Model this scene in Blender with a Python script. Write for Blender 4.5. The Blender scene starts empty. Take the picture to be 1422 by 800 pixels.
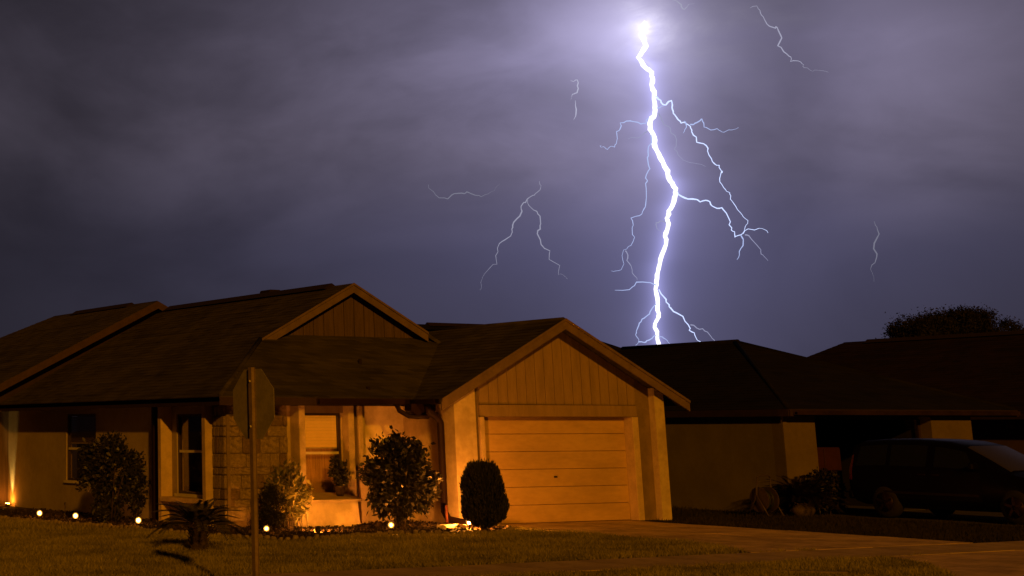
import bpy, bmesh, math, random
import numpy as np
from mathutils import Vector, Matrix

random.seed(7)
rng = np.random.default_rng(7)
scene = bpy.context.scene
COL = scene.collection
R = math.radians

# ------------------------------------------------------------------ camera
AZ, PITCH, ROLL = 0.4496125, 0.222792, -0.0019567
cam_data = bpy.data.cameras.new('camera')
cam = bpy.data.objects.new('camera', cam_data)
COL.objects.link(cam)
fwd = Vector((math.sin(AZ) * math.cos(PITCH), math.cos(AZ) * math.cos(PITCH), math.sin(PITCH)))
rgt = Vector((math.cos(AZ), -math.sin(AZ), 0))
upv = rgt.cross(fwd)
cr, sr = math.cos(ROLL), math.sin(ROLL)
r2 = cr * rgt + sr * upv
u2 = -sr * rgt + cr * upv
m = Matrix((r2, u2, -fwd)).transposed().to_4x4()
m.translation = (0, 0, 1.85)
cam.matrix_world = m
cam_data.sensor_width = 36.0
cam_data.lens = 2335.05 / 1422 * 36
cam_data.shift_x = (711 - 142.68) / 1422
cam_data.shift_y = -(400 - 69.87) / 1422
cam_data.clip_start = 0.1
cam_data.clip_end = 12000
scene.camera = cam

# ------------------------------------------------------------------ colour management
scene.view_settings.view_transform = 'Standard'
scene.view_settings.look = 'None'
scene.view_settings.exposure = 0.0
scene.view_settings.gamma = 1.0
scene.view_settings.use_curve_mapping = False
scene.render.engine = 'CYCLES'
scene.cycles.use_denoising = True
scene.cycles.max_bounces = 5
scene.cycles.diffuse_bounces = 3
scene.cycles.transparent_max_bounces = 10
scene.cycles.caustics_reflective = False
scene.cycles.caustics_refractive = False

# ------------------------------------------------------------------ sodium street light glow (the one sun lamp)
SUN_AZ = R(199)       # where the light comes from: behind the camera, a little to its left
SUN_EL = R(19)
sun_data = bpy.data.lights.new('sun', 'SUN')
sun_data.energy = 1.45
sun_data.angle = R(1.2)
sun_data.color = (1.0, 0.345, 0.006)
sun = bpy.data.objects.new('sun', sun_data)
COL.objects.link(sun)
sdir = Vector((math.sin(SUN_AZ) * math.cos(SUN_EL), math.cos(SUN_AZ) * math.cos(SUN_EL), math.sin(SUN_EL)))
sun.rotation_euler = sdir.to_track_quat('Z', 'Y').to_euler()
sun.location = (-20, -30, 30)

# ------------------------------------------------------------------ node helpers
class NT:
    def __init__(self, tree):
        self.t = tree
    def n(self, typ, **kw):
        nd = self.t.nodes.new(typ)
        for k, v in kw.items():
            setattr(nd, k, v)
        return nd
    def set(self, sock, v):
        if isinstance(v, bpy.types.NodeSocket):
            self.t.links.new(v, sock)
        else:
            sock.default_value = v
    def math(self, op, a, b=None, c=None, clamp=False):
        nd = self.n('ShaderNodeMath', operation=op, use_clamp=clamp)
        self.set(nd.inputs[0], a)
        if b is not None:
            self.set(nd.inputs[1], b)
        if c is not None:
            self.set(nd.inputs[2], c)
        return nd.outputs[0]
    def dot(self, a, v):
        nd = self.n('ShaderNodeVectorMath', operation='DOT_PRODUCT')
        self.set(nd.inputs[0], a)
        nd.inputs[1].default_value = v
        return nd.outputs['Value']
    def mix(self, f, a, b, blend='MIX'):
        nd = self.n('ShaderNodeMix', data_type='RGBA', blend_type=blend)
        self.set(nd.inputs[0], f)
        self.set(nd.inputs[6], a)
        self.set(nd.inputs[7], b)
        return nd.outputs[2]
    def noise(self, vec, scale, detail=4, rough=0.55, dist=0.0):
        nd = self.n('ShaderNodeTexNoise')
        if vec is not None:
            self.set(nd.inputs['Vector'], vec)
        nd.inputs['Scale'].default_value = scale
        nd.inputs['Detail'].default_value = detail
        nd.inputs['Roughness'].default_value = rough
        nd.inputs['Distortion'].default_value = dist
        return nd.outputs['Fac']
    def ramp(self, f, lo, hi, a=0.0, b=1.0, smooth=True):
        nd = self.n('ShaderNodeMapRange', interpolation_type='SMOOTHSTEP' if smooth else 'LINEAR')
        self.set(nd.inputs[0], f)
        for i, v in enumerate((lo, hi, a, b)):
            nd.inputs[1 + i].default_value = v
        return nd.outputs[0]

# ------------------------------------------------------------------ world: night storm sky lit from inside by the bolt
world = bpy.data.worlds.new('World')
scene.world = world
world.use_nodes = True
wt = world.node_tree
wt.nodes.clear()
W = NT(wt)
tc = W.n('ShaderNodeTexCoord')
dirv = tc.outputs['Generated']
BE = R(43.95)                                   # compass bearing of the bolt
fz = W.dot(dirv, (math.sin(BE), math.cos(BE), 0))
fx = W.dot(dirv, (math.cos(BE), -math.sin(BE), 0))
fe = W.dot(dirv, (0, 0, 1))
phi = W.math('ARCTAN2', fx, fz)
elev = W.math('ARCSINE', W.math('MINIMUM', W.math('MAXIMUM', fe, -1.0), 1.0))
mp = W.n('ShaderNodeMapping')
wt.links.new(dirv, mp.inputs[0])
mp.inputs['Scale'].default_value = (1, 1, 2.1)
mp.inputs['Rotation'].default_value = (0.10, -0.06, 0)
cl_big = W.noise(mp.outputs[0], 4.6, 5, 0.5, 0.6)
cl_mid = W.noise(mp.outputs[0], 15.0, 6, 0.58, 0.5)
cl_low = W.noise(mp.outputs[0], 3.0, 3, 0.5, 0.3)
de = W.math('SUBTRACT', elev, 0.222)
rr = W.math('SQRT', W.math('ADD', W.math('MULTIPLY', phi, phi), W.math('MULTIPLY', W.math('MULTIPLY', de, de), 1.9)))
glow = W.math('MULTIPLY', W.math('EXPONENT', W.math('MULTIPLY', rr, -1 / 0.115)), 0.41)
wide = W.math('MULTIPLY', W.math('EXPONENT', W.math('MULTIPLY', rr, -1 / 0.62)), 0.048)
cloud = W.math('ADD', W.math('MULTIPLY', W.ramp(cl_big, 0.30, 0.70), 0.62), W.math('MULTIPLY', W.ramp(cl_mid, 0.30, 0.72), 0.14))
cloud = W.math('ADD', cloud, 0.58)
# cloud base: below it the sky is rain-dark and bluer
wob = W.math('MULTIPLY', W.math('SUBTRACT', cl_low, 0.5), 0.06)
ebase = W.math('ADD', elev, W.math('ADD', wob, W.math('MULTIPLY', phi, 0.03)))
above = W.ramp(ebase, 0.080, 0.165)
# right of the channel the cloud is thinner
thin = W.ramp(phi, -0.010, 0.045, 1.0, 0.50)
thin = W.math('ADD', thin, W.ramp(phi, 0.07, 0.15, 0.0, 0.48))
base_l = W.math('ADD', glow, wide)
lum_a = W.math('MULTIPLY', W.math('MULTIPLY', W.math('MULTIPLY', base_l, cloud), thin), W.ramp(W.math('ADD', elev, W.math('MULTIPLY', W.math('SUBTRACT', cl_big, 0.5), 0.08)), 0.215, 0.275, 1.0, 0.68))
soft = W.math('ADD', W.math('MULTIPLY', W.ramp(cl_big, 0.3, 0.7), 0.25), 0.66)
lum_b = W.math('MULTIPLY', W.math('MULTIPLY', base_l, 0.78), soft)
nearness = W.math('EXPONENT', W.math('MULTIPLY', rr, -1 / 0.22))
tint_a = W.mix(nearness, (1.0, 0.84, 1.12, 1), (1.0, 0.91, 1.60, 1))
tint_b = W.mix(nearness, (1.0, 0.87, 1.20, 1), (0.82, 0.88, 2.3, 1))
def scale_col(col, f):
    nd = W.n('ShaderNodeVectorMath', operation='SCALE')
    W.set(nd.inputs[0], col)
    W.set(nd.inputs['Scale'], f)
    return nd.outputs[0]
sky_c = W.mix(above, scale_col(tint_b, lum_b), scale_col(tint_a, lum_a))
# the bright patch of cloud where the channel leaves the cloud, and the lit rain along the channel
cl_fine = W.noise(mp.outputs[0], 48.0, 5, 0.6, 0.8)
d2 = W.math('ADD', W.math('SUBTRACT', elev, 0.2245), W.math('MULTIPLY', W.math('SUBTRACT', cl_fine, 0.5), 0.020))
px_ = W.math('ADD', W.math('SUBTRACT', phi, 0.0012), W.math('MULTIPLY', W.math('SUBTRACT', cl_mid, 0.5), 0.030))
core = W.math('SQRT', W.math('ADD', W.math('MULTIPLY', px_, px_), W.math('MULTIPLY', d2, d2)))
core_n = W.math('MULTIPLY', core, W.math('ADD', 0.35, W.math('MULTIPLY', cl_mid, 1.3)))
core_g = W.math('ADD', W.math('MULTIPLY', W.math('EXPONENT', W.math('MULTIPLY', core_n, -1 / 0.0052)), 0.75),
                W.math('MULTIPLY', W.math('EXPONENT', W.math('MULTIPLY', core_n, -1 / 0.022)), 0.24))
fc = W.n('ShaderNodeFloatCurve')            # the channel's bearing as a function of elevation
crv = fc.mapping.curves[0]
knots = [(28, -1.0), (36.3, -1.6), (44, -0.3), (54, 0.3), (59.4, 2.1), (66, 3.6), (70, 4.8), (74, 5.3), (79, 7.6), (82, 8.2), (86, 6.2), (91, 4.7), (95.6, 3.0), (100.3, 2.6), (105.4, 1.7), (109.2, 3.4), (113.2, 3.4), (118.8, 2.9), (122.7, 3.3), (125.3, 0.9), (128.2, -0.6), (132, 1.9), (135.7, 0.9), (140, 2.2)]
pts_ = [(0.0, 0.5 + 20 * (-1.5 / 600 - 0.0009))] + [((z_ - 1.85) / 600 / 0.25, 0.5 + 20 * (u_ / 600 - 0.0009)) for z_, u_ in knots] + [(1.0, 0.5)]
crv.points[0].location = pts_[0]
crv.points[1].location = pts_[-1]
for p_ in pts_[1:-1]:
    crv.points.new(*p_)
fc.mapping.update()
wt.links.new(W.math('MULTIPLY', elev, 4.0), fc.inputs['Value'])
chan = W.math('MULTIPLY', W.math('SUBTRACT', fc.outputs[0], 0.5), 0.05)
line = W.math('ABSOLUTE', W.math('SUBTRACT', phi, chan))
line_g = W.math('ADD', W.math('MULTIPLY', W.math('EXPONENT', W.math('MULTIPLY', line, -1 / 0.0045)), 0.40),
                W.math('MULTIPLY', W.math('EXPONENT', W.math('MULTIPLY', line, -1 / 0.030)), 0.11))
line_g = W.math('MULTIPLY', line_g, W.math('MULTIPLY', W.ramp(elev, 0.0, 0.03), W.ramp(elev, 0.195, 0.235, 1.0, 0.0)))
halo = W.mix(1.0, scale_col((0.98, 0.95, 1.0), core_g), scale_col((0.60, 0.60, 1.30), line_g), 'ADD')
sky_c = W.mix(1.0, sky_c, halo, 'ADD')
nish = W.n('ShaderNodeTexSky', sky_type='NISHITA')
nish.sun_disc = False
nish.sun_elevation = R(-12)
nish.sun_rotation = SUN_AZ
sky_c = W.mix(1.0, sky_c, scale_col(nish.outputs[0], 0.05), 'ADD')
bg = W.n('ShaderNodeBackground')
wt.links.new(sky_c, bg.inputs[0])
bg.inputs[1].default_value = 1.0
wo = W.n('ShaderNodeOutputWorld')
wt.links.new(bg.outputs[0], wo.inputs[0])

# ------------------------------------------------------------------ materials
MATS = {}
def mat(name, col, rough=0.8, var=0.25, nscale=6.0, bump=0.0, bscale=60.0, spec=0.3, metal=0.0, stretch=(1, 1, 1), col2=None, dist=0.01):
    if name in MATS:
        return MATS[name]
    mt = bpy.data.materials.new(name)
    mt.use_nodes = True
    t = mt.node_tree
    T = NT(t)
    b = t.nodes['Principled BSDF']
    b.inputs['Roughness'].default_value = rough
    b.inputs['Specular IOR Level'].default_value = spec
    b.inputs['Metallic'].default_value = metal
    c = T.n('ShaderNodeTexCoord')
    mpn = T.n('ShaderNodeMapping')
    mpn.inputs['Scale'].default_value = stretch
    t.links.new(c.outputs['Object'], mpn.inputs[0])
    nz = T.noise(mpn.outputs[0], nscale, 5, 0.6)
    nz2 = T.noise(mpn.outputs[0], nscale * 7.3, 3, 0.6)
    f = T.math('ADD', T.math('MULTIPLY', nz, 0.7), T.math('MULTIPLY', nz2, 0.3))
    f = T.ramp(f, 0.32, 0.68)
    a = tuple(max(0, x * (1 - var)) for x in col) + (1,)
    e = tuple(min(1, x * (1 + var)) for x in (col2 or col)) + (1,)
    t.links.new(T.mix(f, a, e), b.inputs['Base Color'])
    if bump:
        bp = T.n('ShaderNodeBump')
        bp.inputs['Strength'].default_value = bump
        bp.inputs['Distance'].default_value = dist
        t.links.new(T.noise(mpn.outputs[0], bscale, 4, 0.65), bp.inputs['Height'])
        t.links.new(bp.outputs[0], b.inputs['Normal'])
    MATS[name] = mt
    return mt

def emis(name, col, strength):
    if name in MATS:
        return MATS[name]
    mt = bpy.data.materials.new(name)
    mt.use_nodes = True
    t = mt.node_tree
    t.nodes.clear()
    e = t.nodes.new('ShaderNodeEmission')
    e.inputs[0].default_value = (*col, 1)
    e.inputs[1].default_value = strength
    o = t.nodes.new('ShaderNodeOutputMaterial')
    t.links.new(e.outputs[0], o.inputs[0])
    MATS[name] = mt
    return mt

def glass_mat(name, refl=0.09, tint=(0.88, 0.84, 0.76), rough=0.03):
    if name in MATS:
        return MATS[name]
    mt = bpy.data.materials.new(name)
    mt.use_nodes = True
    t = mt.node_tree
    t.nodes.clear()
    tr = t.nodes.new('ShaderNodeBsdfTransparent')
    tr.inputs[0].default_value = (*tint, 1)
    gl = t.nodes.new('ShaderNodeBsdfGlossy')
    gl.inputs['Roughness'].default_value = rough
    gl.inputs[0].default_value = (1, 1, 1, 1)
    T = NT(t)
    lw = t.nodes.new('ShaderNodeLayerWeight')
    lw.inputs[0].default_value = 0.5
    mx = t.nodes.new('ShaderNodeMixShader')
    t.links.new(T.math('ADD', T.math('MULTIPLY', T.math('POWER', lw.outputs['Facing'], 5.0), 0.9), 0.05), mx.inputs[0])
    t.links.new(tr.outputs[0], mx.inputs[1])
    t.links.new(gl.outputs[0], mx.inputs[2])
    o = t.nodes.new('ShaderNodeOutputMaterial')
    t.links.new(mx.outputs[0], o.inputs[0])
    MATS[name] = mt
    return mt

def shingle_mat(name, col):
    """Asphalt shingles: courses stepped along the slope, broken into tabs, with patchy wear."""
    if name in MATS:
        return MATS[name]
    mt = bpy.data.materials.new(name)
    mt.use_nodes = True
    t = mt.node_tree
    T = NT(t)
    b = t.nodes['Principled BSDF']
    b.inputs['Roughness'].default_value = 0.92
    b.inputs['Specular IOR Level'].default_value = 0.15
    c = T.n('ShaderNodeTexCoord')
    sx = T.n('ShaderNodeSeparateXYZ')
    t.links.new(c.outputs['Object'], sx.inputs[0])
    course = T.math('MULTIPLY', sx.outputs[2], 1 / 0.065)
    row = T.math('FLOOR', course)
    fr = T.math('FRACT', course)
    cb = T.n('ShaderNodeCombineXYZ')
    along = T.math('ADD', T.math('ADD', sx.outputs[0], sx.outputs[1]), T.math('MULTIPLY', row, 0.37))
    t.links.new(T.math('FLOOR', T.math('MULTIPLY', along, 1 / 0.30)), cb.inputs[0])
    t.links.new(row, cb.inputs[1])
    wn = T.n('ShaderNodeTexWhiteNoise', noise_dimensions='2D')
    t.links.new(cb.outputs[0], wn.inputs[0])
    patch = T.ramp(T.noise(c.outputs['Object'], 0.7, 4, 0.6), 0.3, 0.7)
    wr = T.n('ShaderNodeTexWhiteNoise', noise_dimensions='1D')
    t.links.new(row, wr.inputs['W'])
    k = T.math('ADD', T.math('ADD', T.math('MULTIPLY', wn.outputs[0], 0.42), T.math('MULTIPLY', wr.outputs[0], 0.25)), T.math('MULTIPLY', patch, 0.33))
    colr = T.mix(k, tuple(x * 0.40 for x in col) + (1,), tuple(x * 1.60 for x in col) + (1,))
    t.links.new(colr, b.inputs['Base Color'])
    bp = T.n('ShaderNodeBump')
    bp.inputs['Strength'].default_value = 0.8
    bp.inputs['Distance'].default_value = 0.02
    h = T.math('ADD', T.math('MULTIPLY', fr, -1.0), T.math('MULTIPLY', T.noise(c.outputs['Object'], 90, 2), 0.35))
    t.links.new(h, bp.inputs['Height'])
    t.links.new(bp.outputs[0], b.inputs['Normal'])
    MATS[name] = mt
    return mt

def leaf_mat(name, c1, c2, rough=0.5, trans=0.15):
    if name in MATS:
        return MATS[name]
    mt = bpy.data.materials.new(name)
    mt.use_nodes = True
    t = mt.node_tree
    T = NT(t)
    b = t.nodes['Principled BSDF']
    b.inputs['Roughness'].default_value = rough
    b.inputs['Specular IOR Level'].default_value = 0.35
    at = T.n('ShaderNodeAttribute', attribute_name='tone')
    col = T.mix(at.outputs['Fac'], (*c1, 1), (*c2, 1))
    t.links.new(col, b.inputs['Base Color'])
    tl = T.n('ShaderNodeBsdfTranslucent')
    t.links.new(col, tl.inputs[0])
    mx = T.n('ShaderNodeMixShader')
    mx.inputs[0].default_value = trans
    t.links.new(b.outputs[0], mx.inputs[1])
    t.links.new(tl.outputs[0], mx.inputs[2])
    t.links.new(mx.outputs[0], t.nodes['Material Output'].inputs[0])
    MATS[name] = mt
    return mt

# ------------------------------------------------------------------ mesh helpers
class MB:
    """Collects vertices and faces; build() links them as one mesh object."""
    def __init__(self):
        self.v, self.f, self.s = [], [], []
    def add(self, vs, fs, smooth=False):
        o = len(self.v)
        self.v += [tuple(x) for x in vs]
        self.f += [tuple(i + o for i in q) for q in fs]
        self.s += [smooth] * len(fs)
        return self
    def box(self, x0, x1, y0, y1, z0, z1, bev=0.0):
        if not bev:
            vs = [(x, y, z) for z in (z0, z1) for y in (y0, y1) for x in (x0, x1)]
            return self.add(vs, [(0, 2, 3, 1), (4, 5, 7, 6), (0, 1, 5, 4), (2, 6, 7, 3), (0, 4, 6, 2), (1, 3, 7, 5)])
        bm = bmesh.new()
        bmesh.ops.create_cube(bm, size=1.0)
        for q in bm.verts:
            q.co = ((x0 + x1) / 2 + q.co.x * (x1 - x0), (y0 + y1) / 2 + q.co.y * (y1 - y0), (z0 + z1) / 2 + q.co.z * (z1 - z0))
        bmesh.ops.bevel(bm, geom=bm.edges[:], offset=bev, segments=1, affect='EDGES', profile=0.5)
        bm.verts.index_update()
        self.add([q.co[:] for q in bm.verts], [[q.index for q in f.verts] for f in bm.faces])
        bm.free()
        return self
    def prism(self, pts, vec):
        """Polygon pts (3-D) pushed along vec."""
        n = len(pts)
        vec = Vector(vec)
        P = [Vector(p) for p in pts]
        nrm = Vector((0, 0, 0))
        for i in range(n):
            nrm += P[i].cross(P[(i + 1) % n])
        if nrm.dot(vec) > 0:
            P.reverse()
        vs = P + [p + vec for p in P]
        fs = [tuple(range(n)), tuple(range(2 * n - 1, n - 1, -1))]
        for i in range(n):
            j = (i + 1) % n
            fs.append((j, i, i + n, j + n))
        return self.add(vs, fs)
    def tube(self, pts, rad, n=8, caps=True, smooth=True, squash=None):
        P = [Vector(p) for p in pts]
        if not hasattr(rad, '__len__'):
            rad = [rad] * len(P)
        vs, fs = [], []
        ref = None
        for i, p in enumerate(P):
            d = (P[min(i + 1, len(P) - 1)] - P[max(i - 1, 0)])
            d = d.normalized() if d.length > 1e-9 else Vector((0, 0, 1))
            if ref is None:
                ref = d.cross(Vector((0, 0, 1)) if abs(d.z) < 0.9 else Vector((0, 1, 0))).normalized()
            else:
                ref = (ref - d * ref.dot(d))
                ref = ref.normalized() if ref.length > 1e-6 else d.orthogonal().normalized()
            w = d.cross(ref)
            for k in range(n):
                a = 2 * math.pi * k / n + math.pi / n
                vs.append(p + rad[i] * (math.cos(a) * ref + math.sin(a) * w))
        for i in range(len(P) - 1):
            for k in range(n):
                a, b_ = i * n + k, i * n + (k + 1) % n
                fs.append((a, b_, b_ + n, a + n))
        if caps:
            fs.append(tuple(range(n - 1, -1, -1)))
            fs.append(tuple((len(P) - 1) * n + k for k in range(n)))
        return self.add(vs, fs, smooth)
    def lathe(self, prof, cx, cy, cz, n=12, axis='z', smooth=True):
        vs, fs = [], []
        for r_, h in prof:
            for k in range(n):
                a = 2 * math.pi * k / n
                p = (r_ * math.cos(a), r_ * math.sin(a), h)
                if axis == 'x':
                    p = (p[2], p[0], p[1])
                elif axis == 'y':
                    p = (p[0], p[2], p[1])
                vs.append((cx + p[0], cy + p[1], cz + p[2]))
        for i in range(len(prof) - 1):
            for k in range(n):
                a, b_ = i * n + k, i * n + (k + 1) % n
                fs.append((a, b_, b_ + n, a + n) if axis != 'y' else (a, a + n, b_ + n, b_))
        fs.append(tuple(range(n - 1, -1, -1)))
        fs.append(tuple((len(prof) - 1) * n + k for k in range(n)))
        return self.add(vs, fs, smooth)
    def build(self, name, material, parent=None, origin=None):
        """origin: the point the vertices are stored relative to (the thing's base)."""
        o = Vector(origin) if origin is not None else Vector(parent.get('_o', (0, 0, 0)) if parent else (0, 0, 0))
        me = bpy.data.meshes.new(name)
        me.from_pydata([(x - o.x, y - o.y, z - o.z) for x, y, z in self.v], [], self.f)
        me.polygons.foreach_set('use_smooth', self.s)
        me.materials.append(material)
        me.update()
        ob = bpy.data.objects.new(name, me)
        COL.objects.link(ob)
        ORG[ob.name] = o.copy()
        if parent:
            ob.parent = parent
        else:
            ob.location = o
        return ob

ORG = {}
def thing(name, label, cat, loc, group=None):
    o = bpy.data.objects.new(name, None)
    o.empty_display_size = 0.2
    COL.objects.link(o)
    o.location = loc
    ORG[o.name] = Vector(loc)
    return tag(o, label, cat, group)
def tag(o, label, cat, group=None):
    o['label'] = label
    o['category'] = cat
    if group:
        o['group'] = group
    return o
def struct(o):
    o['kind'] = 'structure'
    return o
def part(mb, name, material, root):
    """Link mb (world coordinates) as a part of root or of one of root's parts."""
    top = root
    while top.parent:
        top = top.parent
    return mb.build(name, material, root, ORG[top.name])
def sharebox(name, mesh, material, root, loc, scale=(1, 1, 1), rot=0):
    top = root
    while top.parent:
        top = top.parent
    ob = bpy.data.objects.new(name, mesh)
    COL.objects.link(ob)
    ob.parent = root
    ob.location = Vector(loc) - ORG[top.name]
    ob.scale = scale
    ob.rotation_euler[2] = rot
    return ob
def unit_box(bev=0.04):
    mb = MB().box(-0.5, 0.5, -0.5, 0.5, -0.5, 0.5, bev)
    me = bpy.data.meshes.new('piece')
    me.from_pydata(mb.v, [], mb.f)
    return me
def raw_mesh(name, verts, nper, tone, material, parent=None, origin=(0, 0, 0)):
    """verts (N*nper,3) numpy: N polygons of nper corners each, tone (N,) stored as a face attribute."""
    N = len(verts) // nper
    me = bpy.data.meshes.new(name)
    me.vertices.add(len(verts))
    me.vertices.foreach_set('co', (verts - np.array(origin)).astype(np.float32).ravel())
    me.loops.add(len(verts))
    me.loops.foreach_set('vertex_index', np.arange(len(verts), dtype=np.int32))
    me.polygons.add(N)
    me.polygons.foreach_set('loop_start', np.arange(0, len(verts), nper, dtype=np.int32))
    me.update(calc_edges=True)
    at = me.attributes.new('tone', 'FLOAT', 'FACE')
    at.data.foreach_set('value', tone.astype(np.float32))
    me.materials.append(material)
    ob = bpy.data.objects.new(name, me)
    COL.objects.link(ob)
    ORG[ob.name] = Vector(origin)
    if parent:
        ob.parent = parent
    else:
        ob.location = origin
    return ob
def leaves(centres, size, aspect=0.45, up=0.25, droop=0.0, outward=None, jitter=0.5):
    """Pointed leaf quads at the given centres (numpy) -> (4N,3)."""
    N = len(centres)
    d = rng.normal(size=(N, 3))
    if outward is not None:
        d = d * jitter + outward
    d[:, 2] += up
    d /= np.linalg.norm(d, axis=1, keepdims=True) + 1e-9
    s = rng.normal(size=(N, 3))
    s -= d * (s * d).sum(1, keepdims=True)
    s /= np.linalg.norm(s, axis=1, keepdims=True) + 1e-9
    L = size * rng.uniform(0.6, 1.35, size=(N, 1))
    w = L * aspect
    base = centres - d * L * 0.5
    tip = centres + d * L * 0.5
    tip[:, 2] -= droop * L[:, 0]
    mid = centres - d * L * 0.05
    out = np.stack([base, mid + s * w * 0.5, tip, mid - s * w * 0.5], axis=1)
    return out.reshape(-1, 3)

def clip_v(poly, lo, hi):
    """Clip a convex polygon of (u, v) points to lo <= v <= hi."""
    for sgn, lim in ((1, lo), (-1, hi)):
        out = []
        for i in range(len(poly)):
            a, b = poly[i], poly[(i + 1) % len(poly)]
            da, db = sgn * (a[1] - lim), sgn * (b[1] - lim)
            if da >= 0:
                out.append(a)
            if (da > 0 > db) or (da < 0 < db):
                k = da / (da - db)
                out.append((a[0] + (b[0] - a[0]) * k, a[1] + (b[1] - a[1]) * k))
        poly = out
        if len(poly) < 3:
            return []
    return poly
def courses(pts, material, root, expo=0.145, tab=0.92):
    """Overlapping shingle courses with raised lower lips over one planar roof slope."""
    Pv = [Vector(p) for p in pts]
    n = Vector((0, 0, 0))
    for i in range(len(Pv)):
        n += Pv[i].cross(Pv[(i + 1) % len(Pv)])
    n.normalize()
    if n.z < 0:
        n = -n
    uax = Vector((-n.y, n.x, 0)).normalized()
    vax = n.cross(uax)
    if vax.z < 0:
        vax = -vax
    o = Pv[0]
    p2 = [((p - o).dot(uax), (p - o).dot(vax)) for p in Pv]
    v0, v1 = min(q[1] for q in p2), max(q[1] for q in p2)
    mb = MB()
    v = v0 + 0.001
    row = 0
    while v < v1 - 0.02:
        st_ = clip_v(p2, v, min(v + expo, v1))
        if len(st_) >= 3:
            ua, ub = min(q[0] for q in st_), max(q[0] for q in st_)
            u = ua - random.uniform(0, tab)
            while u < ub:
                seg = [(b_, a_) for a_, b_ in clip_v([(b_, a_) for a_, b_ in st_], max(u, ua), min(u + tab, ub))] if min(u + tab, ub) - max(u, ua) > 0.01 else []
                if len(seg) >= 3:
                    lift = random.uniform(0.005, 0.010)
                    top = [o + uax * a_ + vax * b_ + n * (0.004 + lift * (1 - (b_ - v) / expo)) for a_, b_ in seg]
                    vs = top[:]
                    k = len(vs)
                    nn = Vector((0, 0, 0))
                    for i in range(k):
                        nn += top[i].cross(top[(i + 1) % k])
                    mb.add(vs, [tuple(range(k)) if nn.dot(n) > 0 else tuple(range(k - 1, -1, -1))])
                    low = sorted([q for q in seg if q[1] < v + 1e-4])
                    if len(low) >= 2:
                        a_, b_ = low[0], low[-1]
                        A_, B2 = o + uax * a_[0] + vax * a_[1], o + uax * b_[0] + vax * b_[1]
                        mb.add([A_, B2, B2 + n * (0.004 + lift), A_ + n * (0.004 + lift)], [(0, 1, 2, 3)])
                u += tab
        v += expo
        row += 1
    top_ = root
    while top_.parent:
        top_ = top_.parent
    ob = mb.build('shingle_courses', material, root, ORG[top_.name])
    ob['kind'] = 'stuff'
    return ob

# ------------------------------------------------------------------ material set
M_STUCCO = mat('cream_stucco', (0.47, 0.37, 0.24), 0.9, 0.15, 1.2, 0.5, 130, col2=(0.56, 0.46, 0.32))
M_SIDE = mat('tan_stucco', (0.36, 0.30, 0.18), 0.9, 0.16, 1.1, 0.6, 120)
M_TRIM = mat('tan_trim', (0.52, 0.40, 0.28), 0.7, 0.16, 5, 0.2, 70)
M_INFILL = mat('brown_panel', (0.20, 0.145, 0.085), 0.8, 0.16, 4, 0.3, 60)
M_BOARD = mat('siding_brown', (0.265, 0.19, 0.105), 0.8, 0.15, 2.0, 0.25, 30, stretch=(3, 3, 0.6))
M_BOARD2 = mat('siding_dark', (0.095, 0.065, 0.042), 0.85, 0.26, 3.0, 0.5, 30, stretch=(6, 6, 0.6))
M_RAKE = mat('rake_paint', (0.155, 0.11, 0.08), 0.7, 0.18, 5, 0.2, 50)
M_DOOR = mat('door_paint', (0.50, 0.34, 0.165), 0.6, 0.15, 1.3, 0.15, 50, stretch=(0.5, 1, 1.6))
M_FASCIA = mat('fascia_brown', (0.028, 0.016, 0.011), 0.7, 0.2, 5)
M_SOFFIT = mat('soffit', (0.10, 0.07, 0.045), 0.85, 0.2, 3)
M_GUTTER = mat('gutter_brown', (0.014, 0.006, 0.004), 0.6, 0.2, 6, spec=0.15)
M_ROOF = shingle_mat('shingle_brown', (0.060, 0.052, 0.032))
M_ROOF2 = shingle_mat('shingle_black', (0.0085, 0.0078, 0.0065))
M_CAP = mat('ridge_cap', (0.016, 0.009, 0.007), 0.9, 0.25, 8, 0.4, 40)
M_STONE = mat('field_stone', (0.22, 0.165, 0.105), 0.9, 0.45, 5, 0.7, 25, col2=(0.26, 0.20, 0.13), dist=0.02)
M_MORTAR = mat('mortar', (0.20, 0.15, 0.10), 0.95, 0.2, 10)
M_WHITE = mat('white_frame', (0.62, 0.58, 0.52), 0.4, 0.08, 10, spec=0.5)
M_BRONZE = mat('bronze_frame', (0.035, 0.022, 0.015), 0.4, 0.2, 10, spec=0.5)
M_BLIND = mat('blind_cloth', (0.66, 0.52, 0.25), 0.85, 0.06, 3)
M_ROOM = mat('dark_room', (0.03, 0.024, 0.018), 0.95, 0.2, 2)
M_GLASS = glass_mat('window_glass')
M_CONC = mat('driveway_concrete', (0.48, 0.35, 0.20), 0.95, 0.34, 1.1, 0.6, 40, spec=0.1, col2=(0.54, 0.40, 0.23))
M_WALK = mat('sidewalk_concrete', (0.44, 0.34, 0.21), 0.95, 0.3, 1.6, 0.6, 40, spec=0.1)
M_JOINT = mat('joint_soil', (0.06, 0.045, 0.03), 0.95, 0.3, 10)
M_ASPH = mat('asphalt', (0.05, 0.048, 0.046), 0.85, 0.25, 3, 0.6, 120)
M_SOIL = mat('soil_lawn', (0.050, 0.042, 0.018), 0.95, 0.4, 2.0, 0.8, 30, dist=0.03)
M_MULCH = mat('mulch', (0.035, 0.021, 0.013), 0.95, 0.6, 14, 1.0, 40, dist=0.03)
M_EDGE = mat('edging_stone', (0.21, 0.17, 0.125), 0.9, 0.35, 9, 0.5, 40)
M_BARK = mat('bark', (0.05, 0.035, 0.022), 0.95, 0.35, 12, 0.9, 30, dist=0.02)

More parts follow.
